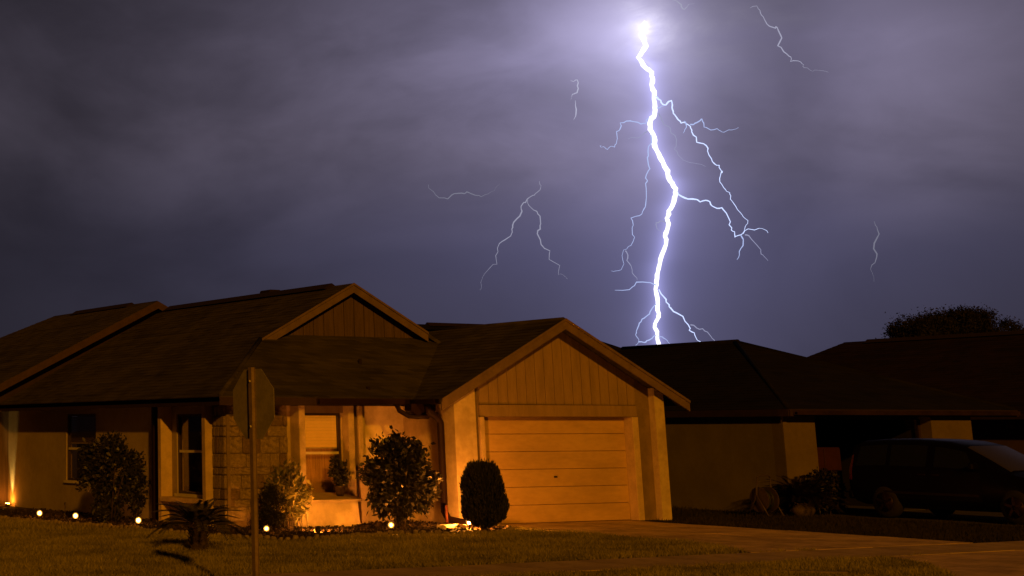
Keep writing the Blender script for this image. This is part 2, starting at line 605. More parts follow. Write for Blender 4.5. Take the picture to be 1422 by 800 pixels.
# ================================================================== SETTING
g = MB()
g.add([(-4000, -4000, -0.02), (4000, -4000, -0.02), (4000, 4000, -0.02), (-4000, 4000, -0.02)], [(0, 1, 2, 3)])
struct(g.build('ground', M_SOIL, None, (0, 0, 0)))

# street along the front, below the verge
st = MB().box(-200, 300, 6.0, 14.98, -0.5, -0.10)
struct(st.build('street', M_ASPH, None, (0, 12, 0)))

# driveway slabs of the tan house (flared at the sidewalk)
drive = MB()
outline = [(21.75, 28.2), (25.95, 28.2), (25.75, 25.0), (25.75, 19.95), (20.7, 19.95), (21.5, 21.4), (21.95, 23.4), (21.9, 25.6)]
drive.prism([(x, y, -0.012) for x, y in outline], (0, 0, 0.008))
drv = struct(drive.build('driveway', M_JOINT, None, (23.8, 24, 0)))
def left_edge(y):
    return float(np.interp(y, [19.95, 21.4, 23.4, 25.6, 27.9], [20.7, 21.5, 21.95, 21.9, 21.75]))
ys = [19.97, 21.9, 23.9, 25.9, 28.16]
for i in range(4):
    y0, y1 = ys[i] + 0.012, ys[i + 1] - 0.012
    xm = 23.85
    a = [(left_edge(y0) + 0.0, y0), (xm - 0.01, y0), (xm - 0.01, y1), (left_edge(y1), y1), (left_edge((y0 + y1) / 2), (y0 + y1) / 2)]
    b = [(xm + 0.01, y0), (25.75, y0), (25.8, y1), (xm + 0.01, y1)]
    for q in (a, b):
        mb = MB().prism([(x, y, -0.005 + random.uniform(0, 0.006)) for x, y in q], (0, 0, 0.014))
        part(mb, 'slab', M_CONC, drv)
apron_zone = [(21.85, 18.42), (25.9, 18.42), (28.0, 14.98), (18.9, 14.98), (19.7, 15.6), (21.3, 17.3)]
# apron between sidewalk and kerb
ap = MB().prism([(x, y, -0.004) for x, y in apron_zone], (0, 0, 0.010))
struct(ap.build('driveway_apron', M_CONC, None, (23.8, 17.5, 0)))
# sidewalk
wk = MB().box(-30, 60, 18.42, 19.93, -0.014, -0.004)
walk = struct(wk.build('sidewalk', M_JOINT, None, (10, 19, 0)))
ub = unit_box(0.012)
ub.materials.append(M_WALK)
for i in range(24):
    x = 3 + i * 1.5
    sharebox('slab', ub, M_WALK, walk, (x, 19.175, -0.004 + random.uniform(-0.003, 0.004)), (1.475, 1.45, 0.03))
# kerb
kb = MB()
kb.prism([(-30, 14.98, -0.14), (-30, 15.2, -0.14), (-30, 15.2, 0.03), (-30, 15.02, 0.03), (-30, 14.98, 0.0)], (48.8, 0, 0))
kr = MB().prism([(17.95, 17.22, -0.05), (18.75, 16.45, -0.05), (18.84, 16.55, -0.05), (18.04, 17.32, -0.05)], (0, 0, 0.085))
struct(kr.build('kerb_stone', M_EDGE, None, (18.4, 16.9, 0)))
struct(kb.build('kerb', M_WALK, None, (0, 15.1, 0)))
# neighbour's asphalt driveway and dark yard
nd = MB().prism([(30.9, 28.6, -0.013), (36.6, 28.6, -0.013), (36.6, 19.95, -0.013), (30.9, 19.95, -0.013)], (0, 0, 0.012))
struct(nd.build('asphalt_driveway', M_ASPH, None, (33.5, 24, 0)))

# garden bed along the house front, edged with stones
BED = [(14.3, 41.0), (14.36, 34.9), (14.78, 32.1), (15.1, 30.2), (15.22, 28.3), (15.5, 26.75), (15.98, 25.9), (16.7, 25.9), (17.77, 26.24), (18.83, 26.38), (19.7, 25.95), (20.4, 25.72), (21.0, 26.1), (21.72, 27.0)]
bed_poly = BED + [(21.72, 27.78), (21.15, 27.78), (21.15, 29.45), (16.75, 29.0), (16.75, 41.0)]
bd = MB().prism([(x, y, -0.01) for x, y in bed_poly], (0, 0, 0.05))
bed = struct(bd.build('garden_bed', M_MULCH, None, (17, 28, 0)))

def inside(px, py, poly):
    px, py = np.asarray(px), np.asarray(py)
    r = np.zeros(px.shape, bool)
    n = len(poly)
    for i in range(n):
        x1, y1 = poly[i]
        x2, y2 = poly[(i + 1) % n]
        c = (y1 > py) != (y2 > py)
        with np.errstate(divide='ignore', invalid='ignore'):
            xx = (x2 - x1) * (py - y1) / (y2 - y1 + 1e-12) + x1
        r ^= c & (px < xx)
    return r

# edging stones: too small to pick apart singly
ed = MB()
acc = 0
for i in range(len(BED) - 1):
    a, b = Vector(BED[i]), Vector(BED[i + 1])
    L = (b - a).length
    k = max(1, int(L / 0.13))
    for j in range(k):
        p = a.lerp(b, (j + 0.5) / k)
        s = random.uniform(0.045, 0.07)
        h = random.uniform(0.05, 0.09)
        off = random.uniform(-0.02, 0.02)
        ed.lathe([(s * 0.9, -0.02), (s, h * 0.5), (s * 0.75, h * 0.9), (s * 0.3, h)], p.x + off, p.y + off, 0, 6)
eo = ed.build('edging_stones', M_EDGE, bed, (17, 28, 0))
eo['kind'] = 'stuff'
# mulch chips and leaf litter
N = 9000
px_ = rng.uniform(14.3, 21.7, N); py_ = rng.uniform(25.9, 38, N)
k = inside(px_, py_, bed_poly)
cen = np.stack([px_[k], py_[k], np.full(k.sum(), 0.055)], 1)
ch = leaves(cen, 0.085, 0.5, 0.0)
lo = raw_mesh('mulch_chips', ch, 4, rng.uniform(0, 1, k.sum()) ** 3, leaf_mat('chip', (0.020, 0.012, 0.008), (0.075, 0.05, 0.032), 0.9, 0.0), bed, (17, 28, 0))
lo['kind'] = 'stuff'

# ------------------------------------------------------------------ lawn blades
def blades(n_per_m2, x0, x1, y0, y1, hmin, hmax, keep):
    n = int((x1 - x0) * (y1 - y0) * n_per_m2)
    x = rng.uniform(x0, x1, n); y = rng.uniform(y0, y1, n)
    k = keep(x, y)
    x, y = x[k], y[k]
    n = len(x)
    clump = 0.5 + 0.5 * np.sin(x * 2.1 + 1.3 * np.sin(y * 1.7)) * np.sin(y * 2.6 + 1.1 * np.sin(x * 1.3))
    h = rng.uniform(hmin, hmax, n) * (0.7 + 0.6 * clump)
    a = rng.uniform(0, 2 * np.pi, n)
    w = rng.uniform(0.006, 0.012, n)
    lean = rng.normal(0, 0.45, (n, 2)) * h[:, None]
    b1 = np.stack([x - np.cos(a) * w, y - np.sin(a) * w, np.full(n, -0.018)], 1)
    b2 = np.stack([x + np.cos(a) * w, y + np.sin(a) * w, np.full(n, -0.018)], 1)
    tp = np.stack([x + lean[:, 0], y + lean[:, 1], h - 0.018], 1)
    v = np.stack([b1, b2, tp], 1).reshape(-1, 3)
    tone = np.clip(0.55 * clump + rng.normal(0.25, 0.22, n), 0, 1)
    return v, tone
drive_zone = [(x, y) for x, y in outline]
def lawn_ok(x, y):
    e = 0.16 * np.sin(x * 5.1) * np.sin(x * 2.3 + y) + 0.05 * np.sin(x * 13 + y * 9)
    k = ~inside(x, y, bed_poly) & ~inside(x + e * 0.6, y + e * 0.6, drive_zone) & ~inside(x, y, apron_zone)
    k &= ~((y > 18.42 + e * 0.5) & (y < 19.95 + e * 0.6))
    k &= ~((x > 16.7) & (y > 29)) & ~((x > 21.1) & (y > 27.7))
    # what lies outside the picture to the left and right is left bare
    k &= (x > y * 0.36 - 0.9) & (x < 27.0)
    return k
v1, t1 = blades(1500, 4.5, 22.6, 15.22, 30.0, 0.035, 0.085, lawn_ok)
v2, t2 = blades(500, 8.0, 16.0, 30.0, 42.0, 0.04, 0.09, lawn_ok)
GRASS = leaf_mat('grass_blade', (0.105, 0.098, 0.018), (0.40, 0.36, 0.080), 0.6, 0.25)
go = raw_mesh('lawn_grass', np.concatenate([v1, v2]), 3, np.concatenate([t1, t2]), GRASS, None, (15, 24, 0))
go['kind'] = 'stuff'
go['label'] = 'short rough lawn grass in front of the tan house'
go['category'] = 'grass'
def yard_ok(x, y):
    return ~((x > 30.9) & (x < 36.6) & (y > 19.9)) & ~((x > 30.8) & (y > 28.6)) & ~((x < 26.75) & (y > 27.7)) & ~inside(x, y, drive_zone) & (x > 25.75 - 0.1 * np.sin(y * 4)) & (x < y * 1.48)
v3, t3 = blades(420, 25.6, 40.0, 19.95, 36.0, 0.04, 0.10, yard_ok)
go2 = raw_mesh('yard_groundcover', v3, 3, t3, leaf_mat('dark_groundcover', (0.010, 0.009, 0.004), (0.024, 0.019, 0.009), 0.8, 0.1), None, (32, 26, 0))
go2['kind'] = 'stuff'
go2['label'] = 'dark low ground cover between the two driveways'
go2['category'] = 'ground cover'
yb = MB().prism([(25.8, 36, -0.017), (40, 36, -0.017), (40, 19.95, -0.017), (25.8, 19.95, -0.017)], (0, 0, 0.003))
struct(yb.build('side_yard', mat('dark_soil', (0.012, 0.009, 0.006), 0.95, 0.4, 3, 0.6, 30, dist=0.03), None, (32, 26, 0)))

# ================================================================== TAN HOUSE
H = thing('tan_house', 'low tan house with front garage, stone corner and brown shingle gable roofs', 'house', (16.7, 29.0, 0))
P = lambda mb, n, mt, root=H: part(mb, n, mt, root)

def wall_open(axis, c0, c1, a0, a1, z0, z1, ops):
    """Wall slab with openings. axis 'x': the wall lies across X (c0..c1 thick), running along Y."""
    mb = MB()
    cuts = sorted({a0, a1, *[o[0] for o in ops], *[o[1] for o in ops]})
    for i in range(len(cuts) - 1):
        s, e = cuts[i], cuts[i + 1]
        mid = (s + e) / 2
        spans = [(z0, z1)]
        for o in ops:
            if o[0] < mid < o[1]:
                spans = [(z0, o[2]), (o[3], z1)]
        for q0, q1 in spans:
            if q1 - q0 > 1e-4:
                if axis == 'x':
                    mb.box(c0, c1, s, e, q0, q1)
                else:
                    mb.box(s, e, c0, c1, q0, q1)
    return mb

def window(axis, face, a0, a1, z0, z1, root, fmat, sash, dark=True, into=1, blind=None, blind_to=None, fw=0.05):
    """Double hung window set back from the wall face; into=+1: the room lies at larger coordinates."""
    def bx(mb, d0, d1, s, e, q0, q1):
        lo, hi = sorted((face + into * d0, face + into * d1))
        if axis == 'x':
            mb.box(lo, hi, s, e, q0, q1)
        else:
            mb.box(s, e, lo, hi, q0, q1)
        return mb
    f = MB()
    bx(f, 0.03, 0.10, a0, a0 + fw, z0, z1); bx(f, 0.03, 0.10, a1 - fw, a1, z0, z1)
    bx(f, 0.03, 0.10, a0 + fw, a1 - fw, z1 - fw, z1); bx(f, 0.03, 0.10, a0 + fw, a1 - fw, z0, z0 + fw)
    w = part(f, 'window', fmat, root)
    part(bx(MB(), 0.035, 0.085, a0 + fw, a1 - fw, sash - 0.025, sash + 0.025), 'sash_rail', M_WHITE, w)
    part(bx(MB(), 0.06, 0.066, a0 + fw, a1 - fw, z0 + fw, sash - 0.025), 'pane', M_GLASS, w)
    part(bx(MB(), 0.06, 0.066, a0 + fw, a1 - fw, sash + 0.025, z1 - fw), 'pane', M_GLASS, w)
    if blind:
        # slatted or cloth blind behind the glass
        b = MB()
        zz = blind_to
        while zz < z1 - fw:
            b2 = min(zz + 0.065, z1 - fw)
            bx(b, 0.115, 0.121, a0 + 0.02, a1 - 0.02, zz, b2 - 0.004)
            zz = b2
        part(b, 'blind', blind, w)
        part(bx(MB(), 0.108, 0.126, a0 + 0.02, a1 - 0.02, blind_to - 0.03, blind_to - 0.002), 'blind_rail', M_WHITE, w)
    part(bx(MB(), 0.30, 0.31, a0 - 0.05, a1 + 0.05, z0 - 0.05, z1 + 0.05), 'window_backing', M_ROOM if dark else mat('dim_curtain', (0.60, 0.44, 0.20), 0.9, 0.25, 4, stretch=(8, 8, 0.4)), w)  # dark flat sheet stands in for the unlit room; front window: pale cloth
    part(bx(MB(), -0.05, 0.10, a0 - 0.04, a1 + 0.04, z0 - 0.06, z0 - 0.002), 'sill', M_WHITE, w)
    return w

# walls
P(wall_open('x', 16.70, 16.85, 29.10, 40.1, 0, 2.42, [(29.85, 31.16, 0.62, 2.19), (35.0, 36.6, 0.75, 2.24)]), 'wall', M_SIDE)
P(wall_open('y', 29.10, 29.25, 16.70, 19.92, 0, 2.42, [(18.43, 19.34, 0.60, 2.20)]).box(16.705, 16.86, 29.1, 29.25, 0, 0.001), 'wall', M_STUCCO)
P(MB().box(19.92, 21.15, 29.5, 29.65, 0, 2.42), 'wall', M_STUCCO)
P(MB().box(19.77, 19.92, 29.25, 29.5, 0, 2.42), 'wall', M_STUCCO)
P(MB().box(21.15, 21.30, 27.98, 36.0, 0, 2.52), 'wall', M_STUCCO)
P(MB().box(26.50, 26.65, 27.98, 36.0, 0, 2.52), 'wall', M_SIDE)
P(MB().box(21.3, 26.5, 35.9, 36.0, 0, 3.4), 'wall', M_SIDE)
# rear wing walls
P(MB().box(15.55, 16.70, 40.1, 40.25, 0, 2.42), 'wall', M_BOARD2)
P(MB().box(15.55, 15.70, 40.25, 51.0, 0, 2.42), 'wall', M_SIDE)

# left side windows with projecting posts
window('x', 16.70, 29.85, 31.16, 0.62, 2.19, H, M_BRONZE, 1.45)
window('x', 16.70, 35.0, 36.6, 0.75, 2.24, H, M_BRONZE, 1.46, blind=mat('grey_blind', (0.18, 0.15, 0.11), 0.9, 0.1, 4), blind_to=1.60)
for y0, y1 in ((31.36, 31.50), (29.50, 29.64)):
    P(MB().box(16.44, 16.70, y0, y1, 0.02, 2.40, 0.008), 'post', M_TRIM)
P(MB().box(16.40, 16.70, 29.64, 31.36, 0.46, 0.555, 0.008), 'ledge', M_TRIM)
P(MB().box(16.62, 16.70, 29.64, 31.36, 0.02, 0.46), 'apron_panel', M_INFILL)
P(MB().box(16.55, 16.70, 31.9, 32.0, 0.05, 2.40, 0.01), 'downspout', M_GUTTER)

# stone corner: field stones in rough courses over a mortar backing
sf = MB().box(16.66, 18.02, 29.03, 29.10, 0, 2.40).box(16.63, 16.70, 28.985, 29.45, 0, 2.40)
stone_wall = P(sf, 'stone_facing', M_MORTAR)
ubs = unit_box(0.10)
ubs.materials.append(M_STONE)
ub_dark = unit_box(0.10)
ub_dark.materials.append(mat('dark_stone', (0.165, 0.115, 0.07), 0.9, 0.4, 6, 0.7, 25, dist=0.02))
ub_pale = unit_box(0.10)
ub_pale.materials.append(mat('pale_stone', (0.26, 0.20, 0.135), 0.9, 0.35, 6, 0.7, 25, dist=0.02))
z = 0.02
while z < 2.36:
    h = min(random.choice((0.14, 0.2, 0.26, 0.32)), 2.40 - z)
    x = 16.62
    while x < 18.0:
        w = min(random.uniform(0.16, 0.46), 18.02 - x)
        if w < 0.05:
            break
        d = random.uniform(0.022, 0.045)
        sharebox('stone', random.choice((ubs, ubs, ubs, ub_dark, ub_pale)), None, stone_wall, (x + w / 2, 29.03 - d / 2 + 0.02, z + h / 2), (w - 0.010, d + 0.04, h - 0.009))
        x += w
    y = 29.0
    while y < 29.42:
        w = min(random.uniform(0.14, 0.3), 29.45 - y)
        sharebox('stone', random.choice((ubs, ubs, ub_dark, ub_pale)), None, stone_wall, (16.61, y + w / 2, z + h / 2), (0.07, w - 0.018, h - 0.016))
        y += w
    z += h

M_GLOWBLIND = mat('glowing_blind', (0.60, 0.46, 0.22), 0.85, 0.06, 3)      # the cloth itself emits, standing in for a room lamp behind it
_b = M_GLOWBLIND.node_tree.nodes['Principled BSDF']
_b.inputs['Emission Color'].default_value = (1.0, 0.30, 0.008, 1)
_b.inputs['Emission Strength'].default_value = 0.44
# front window between posts, over a flared ledge
window('y', 29.10, 18.43, 19.34, 0.60, 2.20, H, M_BRONZE, 1.42, dark=False, blind=M_GLOWBLIND, blind_to=1.53)
for x0, x1, y0, mt in ((18.14, 18.28, 28.76, M_TRIM), (19.36, 19.50, 28.86, M_TRIM), (19.68, 19.80, 28.98, M_TRIM)):
    P(MB().box(x0, x1, y0, 29.10, 0.02, 2.40, 0.008), 'post', mt)
P(MB().box(18.28, 19.36, 29.04, 29.10, 2.20, 2.40), 'head_panel', M_INFILL)
P(MB().box(19.50, 19.68, 29.06, 29.10, 0.02, 2.40), 'infill_panel', M_INFILL)
lg = MB()
lg.prism([(17.86, 28.42, 0.0), (17.86, 29.10, 0.0), (17.86, 29.10, 0.61), (17.86, 28.50, 0.51), (17.86, 28.48, 0.30)], (1.42, 0, 0))
P(lg, 'ledge', M_STUCCO)
P(MB().prism([(17.80, 28.40, 0.50), (17.80, 29.08, 0.615), (17.80, 29.08, 0.66), (17.80, 28.40, 0.55)], (1.54, 0, 0)), 'ledge_cap', M_TRIM)

# soffits, fascias
P(MB().box(16.25, 21.15, 28.56, 29.10, 2.385, 2.40).box(19.92, 21.15, 29.10, 29.5, 2.385, 2.40).box(16.25, 16.70, 29.10, 40.1, 2.385, 2.40), 'soffit', M_SOFFIT)
P(MB().box(16.22, 20.66, 28.52, 28.55, 2.33, 2.485), 'fascia_board', M_FASCIA)
P(MB().box(16.22, 16.25, 28.55, 39.55, 2.33, 2.485), 'fascia_board', M_FASCIA)

# main roof with a small gable standing on the front hip
S = 0.5275
ZE, XE, XR, XE2, YE = 2.49, 16.22, 20.95, 25.68, 28.52
ZR = ZE + S * (XR - XE)
YG = 31.12
YO = 30.88
def hip_x(y): return XE + (y - YE)
rf = MB()
TH = (0, 0, -0.09)
rf.prism([(XE, YE, ZE), (hip_x(YO), YO, ZE + S * (YO - YE)), (XR, YO, ZR), (XR, 39.7, ZR), (XE, 39.7, ZE)], TH)
main_roof = P(rf, 'roof', M_ROOF)
rf = MB().prism([(XE2, YE, ZE), (XE2 - (YO - YE), YO, ZE + S * (YO - YE)), (XR, YO, ZR - 0.002), (XR, 39.7, ZR - 0.002), (XE2, 39.7, ZE)], TH)
P(rf, 'roof_slope', M_ROOF, main_roof)
zt = ZE + S * (YG + 0.1 - YE)
rf = MB().prism([(XE + 0.004, YE + 0.002, ZE), (XE2 - 0.004, YE + 0.002, ZE), (XE2 - (YG + 0.1 - YE), YG + 0.1, zt), (hip_x(YG + 0.1), YG + 0.1, zt)], TH)
P(rf, 'roof_slope', M_ROOF, main_roof)
courses([(XE, YE, ZE), (hip_x(YO), YO, ZE + S * (YO - YE)), (XR, YO, ZR), (XR, 39.7, ZR), (XE, 39.7, ZE)], M_ROOF, main_roof)
courses([(XE + 0.004, YE + 0.002, ZE), (XE2 - 0.004, YE + 0.002, ZE), (XE2 - (YG - YE), YG, ZE + S * (YG - YE)), (hip_x(YG), YG, ZE + S * (YG - YE))], M_ROOF, main_roof)
# hip and ridge caps
cap = MB().tube([(XE + 0.05, YE + 0.05, ZE + 0.03), (hip_x(YO), YO, ZE + S * (YO - YE) + 0.005)], 0.05, 6)
P(cap, 'hip_cap', M_ROOF, main_roof)
P(MB().prism([(XR - 0.22, 31.7, ZR - 0.06), (XR, 31.7, ZR + 0.07), (XR + 0.22, 31.7, ZR - 0.06)], (0, 7.7, 0)), 'ridge_vent', M_CAP, main_roof)
P(MB().box(21.05, 21.37, 34.5, 35.0, 4.75, 5.13, 0.03), 'roof_vent', M_CAP, main_roof)
P(MB().tube([(20.4, 29.9, 3.1), (20.4, 29.9, 3.32)], 0.035, 8), 'vent_pipe', M_CAP, main_roof)
P(MB().tube([(19.86, 28.85, 2.6), (19.86, 28.85, 2.72)], 0.04, 8), 'vent_pipe', M_CAP, main_roof)

# small gable: back panel, vertical boards, rake boards
def roof_under(x): return ZR - S * abs(x - XR) - 0.10
gz0 = ZE + S * (YG - YE) - 0.02
gxl = XR - (ZR - 0.10 - gz0) / S
gxr = XR + (ZR - 0.10 - gz0) / S
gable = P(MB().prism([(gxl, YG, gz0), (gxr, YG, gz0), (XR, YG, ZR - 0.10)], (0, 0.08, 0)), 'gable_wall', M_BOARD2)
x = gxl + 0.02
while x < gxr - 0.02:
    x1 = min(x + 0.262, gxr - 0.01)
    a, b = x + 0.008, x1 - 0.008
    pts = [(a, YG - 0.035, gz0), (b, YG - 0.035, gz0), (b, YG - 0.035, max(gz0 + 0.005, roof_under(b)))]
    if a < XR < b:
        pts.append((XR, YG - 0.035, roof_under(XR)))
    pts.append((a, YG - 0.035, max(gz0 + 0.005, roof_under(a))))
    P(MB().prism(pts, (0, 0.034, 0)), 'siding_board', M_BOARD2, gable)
    x = x1
def rake(xa, za, xb, zb, y, w, d, name, mt, root):
    P(MB().prism([(xa, y, za), (xb, y, zb), (xb, y, zb - w), (xa, y, za - w)], (0, d, 0)), name, mt, root)
for s in (-1, 1):
    xe = hip_x(YO) if s < 0 else 22.88
    ze = ZR - S * abs(xe - XR)
    rake(xe, ze - 0.01, XR, ZR - 0.01, YO - 0.03, 0.19, 0.028, 'rake_board', M_RAKE, H)
    rake(xe, ze + 0.012, XR, ZR + 0.012, YO - 0.055, 0.05, 0.024, 'rake_trim', M_RAKE, H)

# garage roof
GX, GZ, GS = 23.9, 4.10, 0.51
GE0, GE1 = 20.66, 27.14
GY = 27.55
gze = GZ - GS * (GX - GE0)
rf = MB().prism([(GE0, GY, gze), (GX, GY, GZ), (GX, 36.2, GZ), (GE0, 36.2, gze)], TH)
groof = P(rf, 'garage_roof', M_ROOF)
P(MB().prism([(GE1, GY, gze), (GX, GY, GZ - 0.002), (GX, 36.2, GZ - 0.002), (GE1, 36.2, gze)], TH), 'roof_slope', M_ROOF, groof)
P(MB().tube([(GX, GY + 0.02, GZ - 0.01), (GX, 33.4, GZ - 0.01)], 0.05, 6), 'ridge_cap', M_ROOF, groof)
courses([(GE0, GY, gze), (GX, GY, GZ), (GX, 36.2, GZ), (GE0, 36.2, gze)], M_ROOF, groof)
# garage front: gable wall, boards, header, piers
def gu(x): return GZ - GS * abs(x - GX) - 0.105
fw_ = MB().prism([(21.17, 27.98, 2.12), (26.63, 27.98, 2.12), (26.63, 27.98, gu(26.63)), (GX, 27.98, gu(GX)), (21.17, 27.98, gu(21.17))], (0, 0.12, 0))
gw = P(fw_, 'garage_wall', M_INFILL)
x = 21.92
zb = 2.37
nb = 17
wd = (26.06 - 21.92) / nb
for i in range(nb):
    a, b = x + i * wd + 0.0065, x + (i + 1) * wd - 0.0065
    pts = [(a, 27.945, zb), (b, 27.945, zb), (b, 27.945, gu(b))]
    if a < GX < b:
        pts.append((GX, 27.945, gu(GX)))
    pts.append((a, 27.945, gu(a)))
    P(MB().prism([(q[0], 27.954, q[2]) for q in pts], (0, 0.024, 0)), 'siding_board', M_BOARD, gw)
P(MB().box(21.90, 26.03, 27.925, 27.979, 2.125, 2.36, 0.006), 'header_board', M_BOARD, gw)
for x0, x1 in ((21.68, 21.875), (26.035, 26.40)):
    P(MB().prism([(x0, 27.95, 0.01), (x1, 27.95, 0.01), (x1, 27.95, gu(x1)), (x0, 27.95, gu(x0))], (0, 0.15, 0)), 'infill_panel', M_INFILL)
for x0, x1 in ((21.88, 21.985), (25.865, 26.03)):
    P(MB().box(x0, x1, 27.90, 28.20, 0.01, 2.12, 0.006), 'door_trim', M_TRIM)
for x0, x1 in ((21.15, 21.68), (26.40, 26.66)):
    P(MB().prism([(x0, 27.78, 0.01), (x1, 27.78, 0.01), (x1, 27.78, gu(x1)), (x0, 27.78, gu(x0))], (0, 0.199, 0)), 'pier', M_STUCCO)
# sectional door
gd = P(MB().box(21.985, 25.865, 28.185, 28.21, 0.012, 2.12), 'garage_door', M_INFILL)
hh = 2.118 / 6
for i in range(6):
    P(MB().box(21.988, 25.862, 28.145, 28.184, 0.016 + i * hh + 0.003, 0.016 + (i + 1) * hh - 0.004, 0.007), 'panel', M_DOOR, gd)
P(MB().box(23.88, 23.96, 28.122, 28.144, 0.90, 0.935, 0.004), 'handle', M_BRONZE, gd)
P(MB().box(21.99, 25.86, 28.13, 28.18, 0.0, 0.014), 'bottom_seal', M_BRONZE, gd)
# rakes of the garage gable
for xe in (GE0, GE1):
    rake(xe, gze - 0.008, GX, GZ - 0.008, GY - 0.03, 0.20, 0.028, 'rake_board', M_RAKE, H)
    rake(xe, gze + 0.014, GX, GZ + 0.014, GY - 0.058, 0.055, 0.026, 'rake_trim', M_RAKE, H)
# gutters and the bent downspout in the corner
def gutter(p0, p1):
    p0, p1 = Vector(p0), Vector(p1)
    d = (p1 - p0).normalized()
    n = Vector((-d.y, d.x, 0))
    prof = [(-0.055, 0.0), (0.055, 0.0), (0.065, 0.10), (0.055, 0.10), (0.045, 0.012), (-0.045, 0.012), (-0.055, 0.10), (-0.065, 0.10)]
    mb = MB()
    vs = []
    for p in (p0, p1):
        for a, b in prof:
            vs.append(p + n * a + Vector((0, 0, b)))
    k = len(prof)
    mb.add(vs, [(i, (i + 1) % k, (i + 1) % k + k, i + k) for i in range(k)] + [tuple(range(k - 1, -1, -1)), tuple(range(k, 2 * k))])
    return mb
P(gutter((20.59, 27.58, 2.36), (20.59, 28.40, 2.36)), 'gutter', M_GUTTER)
P(gutter((18.4, 28.455, 2.36), (20.55, 28.455, 2.36)), 'gutter', M_GUTTER)
dsp = P(MB().tube([(20.62, 27.95, 2.36), (20.68, 27.97, 2.22), (20.98, 28.10, 2.10), (21.06, 28.12, 2.0), (21.06, 28.12, 0.28), (21.08, 28.02, 0.14), (21.12, 27.70, 0.10), (21.25, 27.45, 0.08), (21.42, 27.22, 0.07)], 0.072, 8), 'downspout', M_GUTTER)
P(MB().tube([(20.25, 28.455, 2.37), (20.29, 28.42, 2.24), (20.45, 28.32, 2.13), (20.6, 28.24, 2.12), (21.0, 28.12, 2.17)], 0.05, 8), 'elbow_pipe', M_GUTTER, dsp)
P(MB().tube([(20.98, 27.95, 0.0), (20.98, 27.95, 0.42)], 0.03, 8), 'stub_pipe', mat('red_pipe', (0.16, 0.05, 0.04), 0.6, 0.2, 8))

P(MB().prism([(20.42, 28.20, 2.37), (21.02, 28.20, 2.37), (21.02, 28.20, 2.24), (20.84, 28.20, 2.08), (20.66, 28.20, 2.08), (20.42, 28.20, 2.24)], (0, 0.22, 0)), 'eave_corner_box', M_GUTTER)  # dark box added to darken the corner under the eave
# rear wing roof
RXr, RZr, RS = 20.6, 5.18, 0.49
RE = RXr - (RZr - 2.48) / RS
RE1 = 2 * RXr - RE
YB, YB2 = 39.4, 46.0
YH = YB2 + (RXr - RE)
rr_ = MB().prism([(RE, YB, 2.48), (RXr, YB, RZr), (RXr, YB2, RZr), (RE, YH, 2.48)], TH)
rroof = P(rr_, 'rear_roof', M_ROOF)
P(MB().prism([(RE1, YB, 2.48), (RXr, YB, RZr - 0.002), (RXr, YB2, RZr - 0.002), (RE1, YH, 2.48)], TH), 'roof_slope', M_ROOF, rroof)
P(MB().prism([(RE, YH, 2.479), (RXr, YB2, RZr - 0.001), (RE1, YH, 2.479)], TH), 'roof_slope', M_ROOF, rroof)
courses([(RE, YB, 2.48), (RXr, YB, RZr), (RXr, YB2, RZr), (RE, YH, 2.48)], M_ROOF, rroof)
P(MB().prism([(RXr - 0.2, 40.9, RZr - 0.06), (RXr, 40.9, RZr + 0.06), (RXr + 0.2, 40.9, RZr - 0.06)], (0, 3.6, 0)), 'ridge_vent', M_CAP, rroof)
P(MB().prism([(RE + 0.4, 39.72, 2.42), (RE1 - 0.4, 39.72, 2.42), (RXr, 39.72, RZr - 0.12)], (0, 0.1, 0)), 'gable_wall', M_FASCIA, rroof)  # dark fascia colour stands in for the shade below the rake
for xe in (RE, RE1):
    rake(xe, 2.47, RXr, RZr - 0.01, YB - 0.03, 0.19, 0.028, 'rake_board', mat('dark_rake', (0.06, 0.036, 0.026), 0.8, 0.2, 5), H)
P(MB().box(RE, RE + 0.03, YB, YH, 2.30, 2.46), 'fascia_board', M_FASCIA)
P(MB().box(RE + 0.03, 16.24, YB + 0.02, 40.1, 2.33, 2.345), 'soffit', M_SOFFIT)

# ================================================================== NEIGHBOUR HOUSE
M_NB = mat('neighbour_stucco', (0.125, 0.098, 0.05), 0.9, 0.15, 1.2, 0.5, 120)
M_NB2 = mat('neighbour_side', (0.16, 0.135, 0.07), 0.9, 0.15, 1.2, 0.5, 120)
M_BLACK = mat('garage_dark', (0.012, 0.010, 0.009), 0.95, 0.2, 2)  # near-black walls put the unlit garage's shade into the colour
Nh = thing('hip_roof_house', 'dark hip roofed house with open garage, next door beyond the side yard', 'house', (30.87, 28.68, 0))
Q = lambda mb, n, mt, root=Nh: part(mb, n, mt, root)
Q(MB().box(30.87, 31.02, 28.83, 41.5, 0, 2.21), 'wall', M_NB2)
Q(MB().box(30.87, 31.87, 28.50, 28.83, 0, 2.21), 'wall', M_NB)
Q(MB().box(35.55, 36.95, 28.36, 28.83, 0, 2.21), 'wall', M_NB)
Q(MB().box(36.95, 38.0, 30.2, 30.35, 0, 2.21), 'wall', M_NB2)
Q(MB().box(31.87, 35.55, 28.70, 28.83, 2.08, 2.21), 'header_board', M_FASCIA)
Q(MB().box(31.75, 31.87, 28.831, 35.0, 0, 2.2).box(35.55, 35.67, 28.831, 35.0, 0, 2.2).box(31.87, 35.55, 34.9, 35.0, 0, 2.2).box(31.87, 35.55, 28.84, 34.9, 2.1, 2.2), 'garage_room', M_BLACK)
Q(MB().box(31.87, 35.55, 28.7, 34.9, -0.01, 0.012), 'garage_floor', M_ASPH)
for x0, x1 in ((31.87, 31.95), (35.47, 35.55)):
    Q(MB().box(x0, x1, 28.66, 28.70, 0.0, 2.08), 'door_trim', M_FASCIA)
